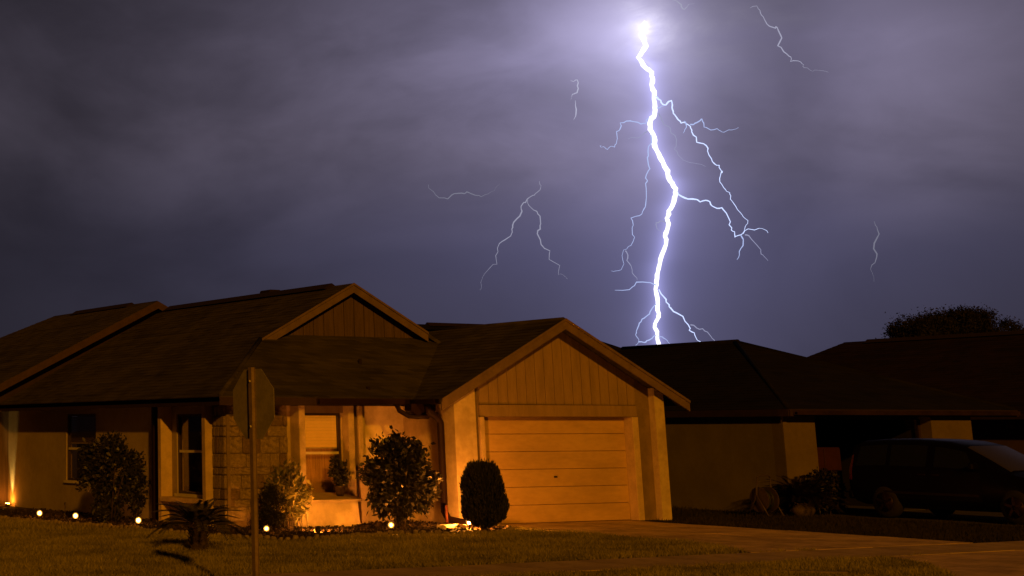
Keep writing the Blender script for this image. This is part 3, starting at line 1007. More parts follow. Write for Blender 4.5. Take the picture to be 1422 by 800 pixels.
nx0, nx1, ny0, ny1, nz, nr = 30.74, 38.42, 28.18, 42.0, 2.31, 4.10
A, B_, C_, D_ = (nx0, ny0, nz), (nx1, ny0, nz), (nx1, ny1, nz), (nx0, ny1, nz)
r0, r1 = (34.4, 33.1, nr), (34.4, 37.3, nr)
nroof = Q(MB().prism([A, r0, r1, D_], TH), 'roof', M_ROOF2)
Q(MB().prism([A, B_, r0], TH), 'roof_slope', M_ROOF2, nroof)
Q(MB().prism([B_, C_, r1, r0], TH), 'roof_slope', M_ROOF2, nroof)
Q(MB().prism([C_, D_, r1], TH), 'roof_slope', M_ROOF2, nroof)
courses([A, r0, r1, D_], M_ROOF2, nroof)
courses([A, B_, r0], M_ROOF2, nroof)
Q(MB().tube([(34.4, 33.0, nr + 0.01), (34.4, 37.3, nr + 0.01)], 0.06, 6), 'ridge_cap', M_ROOF2, nroof)
Q(MB().tube([(nx1 - 0.03, ny0 + 0.03, nz + 0.01), (34.4, 33.1, nr + 0.01)], 0.05, 6), 'hip_cap', M_ROOF2, nroof)
Q(MB().tube([(nx0 + 0.03, ny0 + 0.03, nz + 0.01), (34.4, 33.1, nr + 0.01)], 0.05, 6), 'hip_cap', M_ROOF2, nroof)
Q(MB().box(nx0 + 0.01, nx1 - 0.01, ny0 - 0.025, ny0, nz - 0.16, nz - 0.005), 'fascia_board', M_FASCIA)
Q(MB().box(nx0 - 0.025, nx0, ny0, ny1, nz - 0.16, nz - 0.005), 'fascia_board', M_FASCIA)
Q(MB().box(nx0 + 0.01, nx1 - 0.01, ny0 + 0.01, 28.68, nz - 0.115, nz - 0.10).box(nx0 + 0.01, 30.87, 28.68, ny1 - 0.01, nz - 0.115, nz - 0.10), 'soffit', M_SOFFIT)
Q(gutter((nx0 + 0.1, ny0 - 0.09, nz - 0.13), (nx1 - 0.1, ny0 - 0.09, nz - 0.13)), 'gutter', mat('dull_gutter', (0.022, 0.012, 0.009), 0.4, 0.5, 1.5, spec=0.4))

# cabinet just inside the open garage
cb = thing('storage_cabinet', 'dark red two door cabinet standing in the open garage mouth', 'cabinet', (32.55, 29.15, 0.012))
M_RED = mat('cabinet_red', (0.035, 0.009, 0.006), 0.6, 0.2, 3)
part(MB().box(32.0, 33.1, 28.95, 29.4, 0.012, 1.45, 0.01), 'carcass', M_RED, cb)
for x0 in (32.02, 32.56):
    d = part(MB().box(x0, x0 + 0.52, 28.92, 28.949, 0.06, 1.42, 0.006), 'door', M_RED, cb)
    part(MB().box(x0 + (0.45 if x0 < 32.3 else 0.04), x0 + (0.48 if x0 < 32.3 else 0.07), 28.895, 28.919, 0.7, 0.85), 'handle', M_BRONZE, d)

# ================================================================== HOUSE FARTHER ALONG
Rh = thing('far_house', 'brown roofed house beyond the hip roofed one, under the tree', 'house', (43.0, 31.0, 0))
Z = lambda mb, n, mt, root=Rh: part(mb, n, mt, root)
Z(MB().box(43.5, 43.65, 28.0, 44.5, 0, 2.2), 'wall', mat('far_wall', (0.07, 0.045, 0.03), 0.9, 0.15, 1.2))
Z(MB().box(43.65, 51.5, 28.0, 28.15, 0, 2.2), 'wall', M_NB2)
M_ROOF3 = shingle_mat('shingle_red', (0.015, 0.0085, 0.0065))
fz_, fzr = 2.28, 4.72
a, b, c, d = (43.0, 27.4, fz_), (52.0, 27.4, fz_), (52.0, 45.4, fz_), (43.0, 45.4, fz_)
q0, q1 = (47.5, 31.9, fzr), (47.5, 40.9, fzr)
zr = Z(MB().prism([a, q0, q1, d], TH), 'roof', M_ROOF3)
Z(MB().prism([a, b, q0], TH), 'roof_slope', M_ROOF3, zr)
Z(MB().prism([b, c, q1, q0], TH), 'roof_slope', M_ROOF3, zr)
Z(MB().prism([c, d, q1], TH), 'roof_slope', M_ROOF3, zr)
courses([a, q0, q1, d], M_ROOF3, zr)
Z(MB().prism([(47.3, 33.0, fzr - 0.06), (47.5, 33.0, fzr + 0.06), (47.7, 33.0, fzr - 0.06)], (0, 7.0, 0)), 'ridge_vent', M_CAP, zr)
Z(MB().box(42.97, 43.0, 27.4, 45.4, fz_ - 0.16, fz_ - 0.005), 'fascia_board', M_FASCIA)
Z(MB().box(43.0, 43.5, 27.5, 45.0, fz_ - 0.115, fz_ - 0.10), 'soffit', M_SOFFIT)
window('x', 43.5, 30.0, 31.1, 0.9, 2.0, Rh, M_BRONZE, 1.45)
Z(MB().lathe([(0.13, 0), (0.13, 0.03), (0.09, 0.05)], 43.42, 32.1, 2.0, 12, 'x'), 'wall_vent', M_NB)

# house on the street behind
Bh = thing('back_house', 'dark hip roof showing behind the tan house garage ridge', 'house', (30.0, 46.0, 0))
Y = lambda mb, n, mt, root=Bh: part(mb, n, mt, root)
Y(MB().box(28.6, 45.4, 44.6, 44.75, 0, 2.9).box(28.6, 28.75, 44.75, 53.0, 0, 2.9), 'wall', M_NB2)
bz, bzr = 2.95, 5.50
a, b, c, d = (27.9, 43.9, bz), (47.2, 43.9, bz), (47.2, 54.1, bz), (27.9, 54.1, bz)
q0, q1 = (33.0, 49.0, bzr), (42.4, 49.0, bzr)
br = Y(MB().prism([a, b, q1, q0], TH), 'roof', M_ROOF2)
Y(MB().prism([b, c, q1], TH), 'roof_slope', M_ROOF2, br)
Y(MB().prism([c, d, q0, q1], TH), 'roof_slope', M_ROOF2, br)
Y(MB().prism([d, a, q0], TH), 'roof_slope', M_ROOF2, br)
Y(MB().prism([(36.3, 48.8, bzr - 0.06), (36.3, 49.0, bzr + 0.07), (36.3, 49.2, bzr - 0.06)], (5.5, 0, 0)), 'ridge_vent', M_CAP, br)

# ================================================================== MINIVAN
VX, VY0 = 32.28, 27.32
V = thing('minivan', 'dark minivan parked nose out on the asphalt driveway by the open garage', 'car', (VX, 24.9, 0))
ST = [  # distance from tail, bottom, belt, top, half width top, half width
    (0.00, 0.42, 0.98, 1.42, 0.60, 0.83), (0.06, 0.34, 1.00, 1.54, 0.66, 0.87), (0.30, 0.28, 1.03, 1.62, 0.69, 0.90),
    (0.9, 0.24, 1.04, 1.66, 0.70, 0.92), (1.7, 0.22, 1.03, 1.66, 0.70, 0.92), (2.4, 0.22, 1.02, 1.62, 0.69, 0.92),
    (2.85, 0.22, 1.01, 1.53, 0.68, 0.92), (3.4, 0.22, 0.99, 1.27, 0.70, 0.92), (3.9, 0.22, 0.97, 1.02, 0.76, 0.91),
    (4.35, 0.25, 0.88, 0.92, 0.72, 0.89), (4.7, 0.30, 0.76, 0.80, 0.64, 0.84), (4.86, 0.38, 0.62, 0.66, 0.56, 0.76)]
def section(s):
    cols = list(zip(*ST))
    zb_, zl, zt_, wt_, w_ = [float(np.interp(s, cols[0], c)) for c in cols[1:]]
    return [(0, zb_), (w_ * 0.84, zb_), (w_ - 0.02, zb_ + 0.14), (w_, zb_ + 0.38 * (zl - zb_) + 0.1), (w_ - 0.025, zl), (wt_, zt_ - 0.05), (wt_ - 0.14, zt_ - 0.008), (0, zt_)]
def van_pt(s, u, side):
    """u: 0..7 position along the half section, side -1 is the side toward the tan house."""
    sec = section(s)
    i = min(int(u), 6); f = u - i
    x = sec[i][0] * (1 - f) + sec[i + 1][0] * f
    z_ = sec[i][1] * (1 - f) + sec[i + 1][1] * f
    return Vector((VX + side * x, VY0 - s, z_))
M_VAN = mat('van_paint', (0.003, 0.002, 0.002), 0.38, 0.1, 3, spec=0.10)
M_VGL = mat('van_glass', (0.009, 0.010, 0.006), 0.06, 0.05, 3, spec=0.5)
M_TYRE = mat('tyre', (0.012, 0.011, 0.010), 0.85, 0.2, 20)
M_RIM = mat('rim_metal', (0.022, 0.012, 0.010), 0.4, 0.2, 10, metal=0.6)
body = MB()
ss = sorted({*[q[0] for q in ST], *np.linspace(0.1, 4.8, 24)})
rows = []
vs = []
for s in ss:
    sec = section(s)
    ring = [(VX - x, VY0 - s, z_) for x, z_ in sec] + [(VX + x, VY0 - s, z_) for x, z_ in sec[-2:0:-1]]
    vs += ring
n_ = len(ring)
fs = []
for i in range(len(ss) - 1):
    for k in range(n_):
        fs.append((i * n_ + k, i * n_ + (k + 1) % n_, (i + 1) * n_ + (k + 1) % n_, (i + 1) * n_ + k))
fs += [tuple(range(n_ - 1, -1, -1)), tuple((len(ss) - 1) * n_ + k for k in range(n_))]
body.add(vs, fs, True)
vb = part(body, 'body', M_VAN, V)
def van_panel(name, mt, s0, s1, u0, u1, side, out=0.008, root=V, n=4, slant0=0.0, slant1=0.0):
    mb = MB()
    vv, ff = [], []
    for i in range(n + 1):
        for j in range(3):
            u = u0 + (u1 - u0) * j / 2
            k = (u - u0) / (u1 - u0)
            a_, b_ = s0 + slant0 * k, s1 + slant1 * k
            p = van_pt(a_ + (b_ - a_) * i / n, u, side)
            vv.append(p + Vector((side * out, 0, out * 0.35)))
    for i in range(n):
        for j in range(2):
            q = i * 3 + j
            ff.append((q, q + 1, q + 4, q + 3) if side < 0 else (q, q + 3, q + 4, q + 1))
    mb.add(vv, ff, True)
    return part(mb, name, mt, root)
for sd in (-1, 1):
    van_panel('side_window', M_VGL, 0.22, 1.02, 4.10, 4.86, sd, slant0=0.08)
    van_panel('side_window', M_VGL, 1.12, 2.02, 4.10, 4.86, sd)
    dw = van_panel('front_door', M_VAN, 2.10, 3.30, 2.2, 3.98, sd, 0.006)
    van_panel('side_window', M_VGL, 2.20, 3.20, 4.10, 4.84, sd, root=dw, slant1=-0.30)
    sdw = van_panel('sliding_door', M_VAN, 1.10, 2.06, 2.2, 3.98, sd, 0.006)
    for s_, dr in ((2.25, dw), (1.92, sdw)):
        p = van_pt(s_, 3.75, sd)
        part(MB().box(p.x - 0.02, p.x + 0.02, p.y - 0.09, p.y + 0.09, p.z - 0.015, p.z + 0.015, 0.006), 'handle', M_RIM, dr)
    p = van_pt(3.22, 4.2, sd)
    part(MB().box(*sorted((p.x + sd * 0.01, p.x + sd * 0.22)), p.y - 0.06, p.y + 0.06, p.z - 0.02, p.z + 0.13, 0.03), 'mirror', M_VAN, V)
    van_panel('tail_light', mat('tail_red', (0.12, 0.01, 0.008), 0.2, 0.1, 5, spec=0.6), 0.012, 0.12, 3.3, 4.6, sd, 0.01, n=2)
    van_panel('headlight', mat('headlight_glass', (0.10, 0.09, 0.08), 0.1, 0.1, 5, spec=0.6), 4.45, 4.80, 3.2, 4.3, sd, 0.01, n=2)
    van_panel('side_moulding', mat('moulding', (0.010, 0.006, 0.005), 0.35, 0.1, 5), 0.95, 3.25, 2.55, 2.75, sd, 0.018, n=8)
    for wy in (0.96, 4.02):
        wx = VX + sd * 0.79
        y_ = VY0 - wy
        w = part(MB().lathe([(0.20, -0.11), (0.315, -0.11), (0.335, -0.07), (0.335, 0.07), (0.315, 0.12), (0.215, 0.125), (0.20, 0.10)], wx + sd * 0.03, y_, 0.337, 28, 'x'), 'wheel', M_TYRE, V)
        off = wx + sd * 0.145
        part(MB().lathe([(0.205, -0.01), (0.205, 0.012), (0.19, 0.015), (0.17, -0.005)], off, y_, 0.337, 24, 'x'), 'rim', M_RIM, w)
        hub = MB().lathe([(0.05, -0.02), (0.05, 0.03), (0.03, 0.036)], off, y_, 0.337, 12, 'x')
        for k in range(5):
            a_ = 2 * math.pi * k / 5 + 0.3
            c_, s_ = math.cos(a_), math.sin(a_)
            e = [(off + sd * 0.01, y_ + c_ * r_ - s_ * t_, 0.337 + s_ * r_ + c_ * t_) for r_, t_ in ((0.04, -0.03), (0.195, -0.022), (0.195, 0.022), (0.04, 0.03))]
            hub.prism(e, (sd * 0.018, 0, 0))
        part(hub, 'spokes', M_RIM, w)
def van_top(name, mt, s0, s1, u0, n=5, out=0.008):
    mb = MB()
    vv, ff = [], []
    us = [(-1, u0), (-1, 6.0), (-1, 7.0), (1, 6.0), (1, u0)]
    for i in range(n + 1):
        for sd, u in us:
            vv.append(van_pt(s0 + (s1 - s0) * i / n, u, sd) + Vector((0, -0.004 if s0 > 1 else 0.01, out)))
    m_ = len(us)
    for i in range(n):
        for j in range(m_ - 1):
            q = i * m_ + j
            ff.append((q, q + 1, q + m_ + 1, q + m_))
    return part(mb.add(vv, ff, True), name, mt, V)
van_top('windshield', mat('windshield_glass', (0.04, 0.036, 0.034), 0.25, 0.05, 3, spec=0.7), 2.88, 3.86, 5.35)
van_top('roof_panel', M_VAN, 0.35, 2.80, 5.6, n=8, out=0.004)
part(MB().box(VX - 0.86, VX + 0.86, VY0 - 0.10, VY0 + 0.06, 0.38, 0.58, 0.04), 'rear_bumper', M_VAN, V)
part(MB().box(VX - 0.80, VX + 0.80, VY0 - 4.94, VY0 - 4.70, 0.34, 0.55, 0.04), 'front_bumper', M_VAN, V)

# ================================================================== STOP SIGN seen from behind
sx_, sy_ = 10.32, 17.4
SG = thing('street_sign', 'octagonal metal street sign seen from behind on a thin post', 'sign', (sx_, sy_, 0))
nrm = Vector((-0.995, -0.10, 0)).normalized()
tan_ = Vector((-nrm.y, nrm.x, 0))
ctr = Vector((sx_, sy_, 2.16)) - nrm * 0.035
def octo(r_, off):
    return [ctr + nrm * off + tan_ * (r_ * math.cos(math.pi / 8 + k * math.pi / 4)) + Vector((0, 0, r_ * math.sin(math.pi / 8 + k * math.pi / 4))) for k in range(8)]
M_SIGN = mat('sign_back', (0.27, 0.25, 0.20), 0.5, 0.22, 3, spec=0.4, metal=0.15)
plate = part(MB().prism(octo(0.433, 0.0), nrm * 0.004), 'plate', M_SIGN, SG)
part(MB().prism(octo(0.430, -0.004), nrm * 0.003), 'white_border', M_WHITE, plate)
part(MB().prism(octo(0.405, -0.007), nrm * 0.002), 'red_face', mat('sign_red', (0.45, 0.02, 0.02), 0.4, 0.1, 3), plate)
post = MB()
pw, pd = 0.052, 0.04
prof = [(-pw, 0.004), (-pw + 0.018, 0.004), (-pw + 0.024, pd), (pw - 0.024, pd), (pw - 0.018, 0.004), (pw, 0.004), (pw, 0.008), (pw - 0.014, 0.008), (pw - 0.020, pd + 0.005), (-pw + 0.020, pd + 0.005), (-pw + 0.014, 0.008), (-pw, 0.008)]
base = Vector((sx_, sy_, -0.02)) - nrm * 0.035
top_lean = tan_ * 0.0
post.prism([base + tan_ * a_ + nrm * b_ for a_, b_ in prof], Vector((0, 0, 2.60)))
po = part(post, 'post', mat('post_steel', (0.24, 0.18, 0.15), 0.55, 0.25, 6, spec=0.4, metal=0.2), SG)
for dz in (-0.26, 0.26):
    p = ctr + nrm * 0.045 + Vector((0, 0, dz))
    part(MB().tube([p - nrm * 0.01, p + nrm * 0.012], 0.014, 6), 'bolt', M_WHITE, plate)

# ================================================================== GARDEN LIGHTS
M_LAMP = mat('lamp_body', (0.02, 0.015, 0.012), 0.5, 0.2, 10)
LAMPC = (1.0, 0.285, 0.025)
M_GLOW = bpy.data.materials.new('lamp_globe')       # added see-through shell that puts an orange halo around each bulb
M_GLOW.use_nodes = True
_t = M_GLOW.node_tree
_t.nodes.clear()
_e = _t.nodes.new('ShaderNodeEmission')
_e.inputs[0].default_value = (1.0, 0.42, 0.07, 1)
_e.inputs[1].default_value = 0.4
_tr = _t.nodes.new('ShaderNodeBsdfTransparent')
_a = _t.nodes.new('ShaderNodeAddShader')
_o = _t.nodes.new('ShaderNodeOutputMaterial')
_t.links.new(_e.outputs[0], _a.inputs[0])
_t.links.new(_tr.outputs[0], _a.inputs[1])
_t.links.new(_a.outputs[0], _o.inputs[0])
def garden_light(x, y, L, label, r_=0.055, h=0.10, face=None, group=None):
    t = thing('garden_light', label, 'light', (x, y, 0.04), group)
    part(MB().tube([(x, y, -0.05), (x, y, h - r_ * 0.3)], 0.012, 6), 'stake', M_LAMP, t)
    prof_ = [(0.2 * r_, -r_ * 0.98), (0.6 * r_, -r_ * 0.8), (0.9 * r_, -r_ * 0.43), (r_, 0), (0.9 * r_, r_ * 0.43), (0.6 * r_, r_ * 0.8), (0.2 * r_, r_ * 0.98)]
    mt = emis('lamp_%d' % int(L), LAMPC, L)
    if face is None:
        prof_ = [(a_ * 0.60, b_ * 0.60) for a_, b_ in prof_]
        part(MB().lathe(prof_, x, y, h + r_ * 0.7, 14), 'bulb', mt, t)
        part(MB().lathe([(a_ * 1.75, b_ * 1.75) for a_, b_ in prof_], x, y, h + r_ * 0.7, 16), 'globe', M_GLOW, t)  # shell added only for the halo around the bulb
        part(MB().lathe([(r_ * 0.7, 0), (r_ * 1.0, 0.012), (r_ * 0.5, 0.02)], x, y, h - r_ * 0.45, 12), 'holder', M_LAMP, t)
    else:
        d = Vector(face).normalized()
        c = Vector((x, y, h + r_ * 0.6))
        part(MB().tube([c - d * 0.10, c - d * 0.05, c + d * 0.03], [r_ * 0.75, r_, r_ * 1.12], 12), 'housing', M_LAMP, t)
        part(MB().tube([c + d * 0.031, c + d * 0.040], r_ * 0.95, 12), 'bulb', mt, t)
    return t
GG = 'garden lights along the bed edge'
garden_light(14.98, 34.2, 110, 'glowing garden light, farthest back along the side bed', 0.060, group=GG)
garden_light(15.18, 32.8, 110, 'glowing garden light just behind the tall side shrub', 0.060, group=GG)
garden_light(15.50, 30.55, 110, 'glowing garden light in front of the tall side shrub', 0.060, group=GG)
garden_light(16.28, 27.0, 45, 'glowing garden light beside the small dark round shrub', 0.052, group=GG)
garden_light(18.88, 26.85, 45, 'glowing garden light before the big leafy shrub', 0.058, group=GG)
garden_light(20.56, 26.70, 4400, 'brightest garden light between splash block and clipped cypress', 0.062, 0.13, group=GG)
garden_light(17.38, 27.0, 1900, 'dark hooded spotlight aimed at the front window ledge', 0.055, 0.06, face=(0.62, 0.75, 0.20))
up_t = garden_light(16.56, 39.78, 260, 'uplight at the foot of the side wall far corner', 0.05, 0.05, face=(0.05, 0.02, 1.0))
sp = bpy.data.lights.new('uplight_beam', 'SPOT')
sp.energy = 120
sp.color = (1.0, 0.62, 0.16)
sp.spot_size = R(29)
sp.spot_blend = 0.5
sp.shadow_soft_size = 0.03
so = bpy.data.objects.new('uplight_beam', sp)
COL.objects.link(so)
so.parent = up_t
so.location = (0.02, 0.02, 0.10)
so.rotation_euler = Vector((-0.17, -0.04, -1.0)).to_track_quat('Z', 'Y').to_euler()

# splash block, stakes
sb = MB()
sb.prism([(20.02, 26.66, 0.03), (20.40, 26.66, 0.03), (20.44, 26.90, 0.03), (19.98, 26.90, 0.03)], (0, 0, 0.03))
sb.box(19.96, 20.0, 26.66, 26.91, 0.03, 0.12, 0.005).box(20.42, 20.46, 26.66, 26.91, 0.03, 0.12, 0.005).box(20.0, 20.42, 26.87, 26.91, 0.03, 0.12, 0.005)
tag(sb.build('splash_block', mat('block_white', (0.72, 0.66, 0.55), 0.8, 0.1, 8), None, (20.2, 26.78, 0.03)), 'white concrete splash block lit by the brightest garden light', 'splash block')
for x, y, h, lb in ((15.07, 33.1, 0.34, 'thin dark rod standing upright by the side wall lights'), (17.85, 28.3, 0.62, 'thin dark rod leaning before the window ledge')):
    t = thing('garden_stake', lb, 'stake', (x, y, 0))
    part(MB().tube([(x, y, -0.03), (x + 0.01, y, h)], 0.008, 6), 'rod', M_LAMP, t)
    part(MB().lathe([(0.010, 0), (0.022, 0.02), (0.022, 0.06), (0.006, 0.075)], x + 0.01, y, h - 0.01, 8), 'tip', M_LAMP, t)
t = thing('marker_rod', 'pale thin marker rod in front of the window ledge', 'stake', (18.0, 28.3, 0))
part(MB().tube([(18.0, 28.3, -0.03), (17.95, 28.3, 0.60)], 0.008, 6), 'rod', M_WHITE, t)
part(MB().lathe([(0.012, 0), (0.026, 0.03), (0.026, 0.16), (0.01, 0.18)], 17.945, 28.3, 0.58, 8), 'tip', M_LAMP, t)

# ================================================================== PLANTS
def clumps(c, rad, k, spread, n, zmin, lobes=None):
    """Leaf centres gathered in k clumps inside an ellipsoid; zmin trims the underside."""
    c = np.array(c, float); rad = np.array(rad, float)
    d = rng.normal(size=(k, 3)); d /= np.linalg.norm(d, axis=1, keepdims=True)
    q = d * rng.uniform(0.45, 1.0, (k, 1)) ** 0.6
    cl = c + q * rad * 0.86
    if lobes is not None:
        lb = np.array(lobes)[rng.integers(0, len(lobes), k)]
        cl = c + (lb[:, :3] + q * lb[:, 3:4]) * rad
    which = rng.integers(0, k, n)
    sz = rng.uniform(0.6, 1.3, k)
    p = cl[which] + rng.normal(size=(n, 3)) * spread * sz[which][:, None]
    out = (p - c) / rad
    p = p[(p[:, 2] > zmin) & (np.linalg.norm((p - c) / rad, axis=1) < (1.03 if lobes is None else 1.2) + rng.exponential(0.04, len(p)))]
    out = (p - c) / rad
    out /= np.linalg.norm(out, axis=1, keepdims=True) + 1e-9
    tone_c = rng.uniform(0, 1, k)
    return p, out
def shrub(name, label, cat, base, c, rad, k, spread, n, size, lm, aspect=0.5, stems=7, zmin=0.12, up=0.2, jitter=0.9, group=None, lobes=None):
    t = thing(name, label, cat, (base[0], base[1], 0), group)
    p, out = clumps(c, rad, k, spread, n, zmin, lobes)
    v = leaves(p, size, aspect, up, 0.1, out, jitter)
    f = raw_mesh('foliage', v, 4, np.clip(rng.beta(1.3, 2.6, len(p)), 0, 1), lm, t, (base[0], base[1], 0))
    mb = MB()
    for i in range(stems):
        a_ = 2 * math.pi * i / stems + random.uniform(-0.3, 0.3)
        tx, ty = c[0] + math.cos(a_) * rad[0] * 0.6, c[1] + math.sin(a_) * rad[1] * 0.6
        mb.tube([(base[0] + math.cos(a_) * 0.05, base[1] + math.sin(a_) * 0.05, -0.02), ((base[0] * 1.3 + tx * 0.7) / 2, (base[1] * 1.3 + ty * 0.7) / 2, c[2] * 0.55), (tx, ty, c[2] + rad[2] * random.uniform(0.1, 0.5))], [0.022, 0.016, 0.006], 6)
    part(mb, 'stems', M_BARK, t)
    return t
L_DARK = leaf_mat('leaf_dark', (0.012, 0.014, 0.006), (0.055, 0.050, 0.028), 0.42, 0.08)
L_BIG = leaf_mat('leaf_gloss', (0.009, 0.010, 0.005), (0.050, 0.042, 0.024), 0.4, 0.05)
L_CYP = leaf_mat('leaf_cypress', (0.008, 0.009, 0.003), (0.028, 0.027, 0.010), 0.8, 0.0)
L_VAR = leaf_mat('leaf_variegated', (0.045, 0.055, 0.012), (0.50, 0.44, 0.16), 0.45, 0.3)
shrub('tall_shrub', 'tall dark leafy shrub by the side wall window', 'shrub', (15.55, 31.9), (15.55, 31.9, 0.92), (0.66, 0.62, 0.80), 60, 0.085, 7000, 0.095, L_DARK, zmin=0.05, lobes=[(0, 0, 0.3, 0.6), (-0.45, 0, 0.45, 0.42), (0.4, 0, 0.25, 0.5), (0.1, 0, 0.75, 0.3), (-0.5, 0, -0.1, 0.4), (0.2, 0, -0.45, 0.5), (0.7, 0, -0.2, 0.32), (-0.1, 0, -0.75, 0.3)])
shrub('thin_shrub', 'thin faint shrub close against the tan side wall', 'shrub', (16.36, 32.35), (16.36, 32.35, 0.80), (0.24, 0.3, 0.70), 22, 0.10, 1500, 0.09, L_DARK, stems=4)
shrub('leafy_shrub', 'big broad leaved shrub at the recessed entry, beside the downspout', 'shrub', (19.55, 27.5), (19.55, 27.5, 0.98), (0.78, 0.62, 0.80), 95, 0.085, 11000, 0.12, L_BIG, aspect=0.5, stems=8, zmin=0.05, lobes=[(-0.1, 0, -0.12, 0.6), (0.2, 0, 0.1, 0.55), (-0.15, 0, 0.15, 0.62), (-0.3, 0, 0.2, 0.55), (-0.45, 0, -0.1, 0.5), (0.0, 0, 0.62, 0.34), (-0.4, 0, 0.55, 0.34), (0.42, 0.1, 0.62, 0.26), (0.62, 0, -0.3, 0.34), (0.85, 0, -0.15, 0.2), (0.15, 0, -0.55, 0.5), (-0.3, 0, -0.6, 0.45)])
shrub('round_shrub', 'small dark rounded shrub at the stone corner', 'shrub', (16.78, 27.62), (16.78, 27.62, 0.46), (0.30, 0.30, 0.42), 46, 0.05, 6000, 0.055, L_CYP, aspect=0.28, stems=5, zmin=0.02, up=0.5)
shrub('variegated_shrub', 'cream and green variegated shrub lit up by the ledge spotlight', 'shrub', (17.36, 27.95), (17.34, 27.95, 0.72), (0.48, 0.36, 0.60), 30, 0.11, 1500, 0.135, L_VAR, aspect=0.34, stems=9, zmin=0.12, up=0.5)
# clipped cypress
t = thing('clipped_cypress', 'dense clipped egg shaped cypress in front of the garage door', 'shrub', (20.56, 26.24, 0))
n = 34000
d = rng.normal(size=(n, 3)); d /= np.linalg.norm(d, axis=1, keepdims=True)
sq = np.sign(d) * np.abs(d) ** 0.72
sq[:, :2] *= (0.90 + 0.10 * np.tanh(-sq[:, 2:3] * 1.5)) 
ang = np.arctan2(sq[:, 1], sq[:, 0])
lump = 1 + 0.05 * np.sin(ang * 5 + sq[:, 2] * 4) + 0.04 * np.sin(ang * 9 - sq[:, 2] * 7)
rr_l = rng.uniform(0.12, 1.0, n) ** 0.5
pts = sq * rr_l[:, None] * lump[:, None] * np.array([0.42, 0.42, 0.60]) + np.array([20.56, 26.24, 0.68])
taper = np.clip((pts[:, 2] + 0.10) / 0.36, 0.55, 1)
pts[:, 0] = 20.56 + (pts[:, 0] - 20.56) * taper
pts[:, 1] = 26.24 + (pts[:, 1] - 26.24) * taper
v = leaves(pts, 0.085, 0.22, 1.6, 0.0, d * 0.7, 0.35)
raw_mesh('foliage', v, 4, np.clip(rng.beta(1.5, 2.5, n), 0, 1), L_CYP, t, (20.56, 26.24, 0))
mb = MB().tube([(20.56, 26.24, -0.02), (20.56, 26.24, 0.5)], [0.05, 0.03], 8)
part(mb, 'trunk', M_BARK, t)
# potted plant on the ledge
t = thing('potted_plant', 'dark bushy potted plant standing on the window ledge', 'potted plant', (19.02, 28.72, 0.60))
part(MB().lathe([(0.07, 0.0), (0.11, 0.18), (0.12, 0.20), (0.095, 0.19)], 19.02, 28.72, 0.60, 14), 'pot', M_BRONZE, t)
p, out = clumps((19.02, 28.72, 1.08), (0.20, 0.20, 0.30), 16, 0.06, 800, 0.80)
raw_mesh('foliage', leaves(p, 0.085, 0.5, 0.5, 0.1, out, 0.8), 4, rng.beta(1.3, 2.6, len(p)), L_DARK, t, (19.02, 28.72, 0.60))

# sago palms
def sago(name, label, x, y, trunk_h, trunk_r, flen, nf, lm, root_cat='palm', z0=0.0):
    t = thing(name, label, root_cat, (x, y, z0))
    mb = MB()
    prof_ = []
    k = 9
    for i in range(k + 1):
        h = trunk_h * i / k
        prof_.append((trunk_r * (1.0 + 0.10 * (i % 2) - 0.12 * i / k), h - 0.02))
    mb.lathe(prof_, x, y, z0, 14, smooth=False)
    for i in range(46):
        a_ = i * 2.4
        h = trunk_h * (0.08 + 0.9 * i / 46)
        c_, s_ = math.cos(a_), math.sin(a_)
        b = Vector((x + c_ * trunk_r * 0.92, y + s_ * trunk_r * 0.92, z0 + h))
        mb.tube([b, b + Vector((c_ * 0.05, s_ * 0.05, 0.05))], [0.022, 0.005], 4, smooth=False)
    part(mb, 'trunk', M_BARK, t)
    for i in range(nf):
        a_ = i * 2.39996 + random.uniform(-0.1, 0.1)
        lift = 0.25 + 1.05 * (i / nf)
        L = flen * random.uniform(0.85, 1.08) * (1.0 - 0.2 * i / nf)
        dirh = Vector((math.cos(a_), math.sin(a_), 0))
        side = Vector((-math.sin(a_), math.cos(a_), 0))
        curve = []
        p = Vector((x, y, z0 + trunk_h)) + dirh * trunk_r * 0.35
        el = lift
        steps = 16
        for j in range(steps + 1):
            curve.append((p.copy(), el))
            p = p + (dirh * math.cos(el) + Vector((0, 0, 1)) * math.sin(el)) * (L / steps)
            el -= 0.062 + 0.015 * (j / steps)
        vv, tn = [], []
        mbv = []
        for j in range(2, steps + 1):
            for h2 in (0, 0.5):
                if j == steps and h2:
                    continue
                q, el_ = curve[j]
                if h2:
                    q = (q + curve[j + 1][0]) / 2
                f = j / steps
                ll = L * 0.26 * (math.sin(min(1, f * 1.25 + 0.12) * math.pi * 0.83) + 0.12)
                fd = dirh * math.cos(el_) + Vector((0, 0, 1)) * math.sin(el_)
                nv = side.cross(fd) * -1
                for sg in (-1, 1):
                    dd = (side * sg * 0.86 + fd * 0.55 + nv * 0.28).normalized()
                    w_ = fd * 0.012
                    tip = q + dd * ll - Vector((0, 0, ll * 0.08))
                    mid = q + dd * ll * 0.55
                    mbv += [q - w_ * 0.7, mid - w_, tip, mid + w_]
                    tn.append(random.betavariate(1.4, 2.4))
        rach = MB()
        for j in range(steps):
            q0_, q1_ = curve[j][0], curve[j + 1][0]
            w0 = side * 0.011 * (1 - j / steps)
            mbv += [q0_ - w0, q1_ - w0 * 0.9, q1_ + w0 * 0.9, q0_ + w0]
            tn.append(0.9)
        raw_mesh('frond', np.array([tuple(q) for q in mbv]), 4, np.array(tn), lm, t, (x, y, z0))
    return t
L_SAGO = leaf_mat('leaf_sago', (0.030, 0.030, 0.010), (0.16, 0.14, 0.055), 0.4, 0.08)
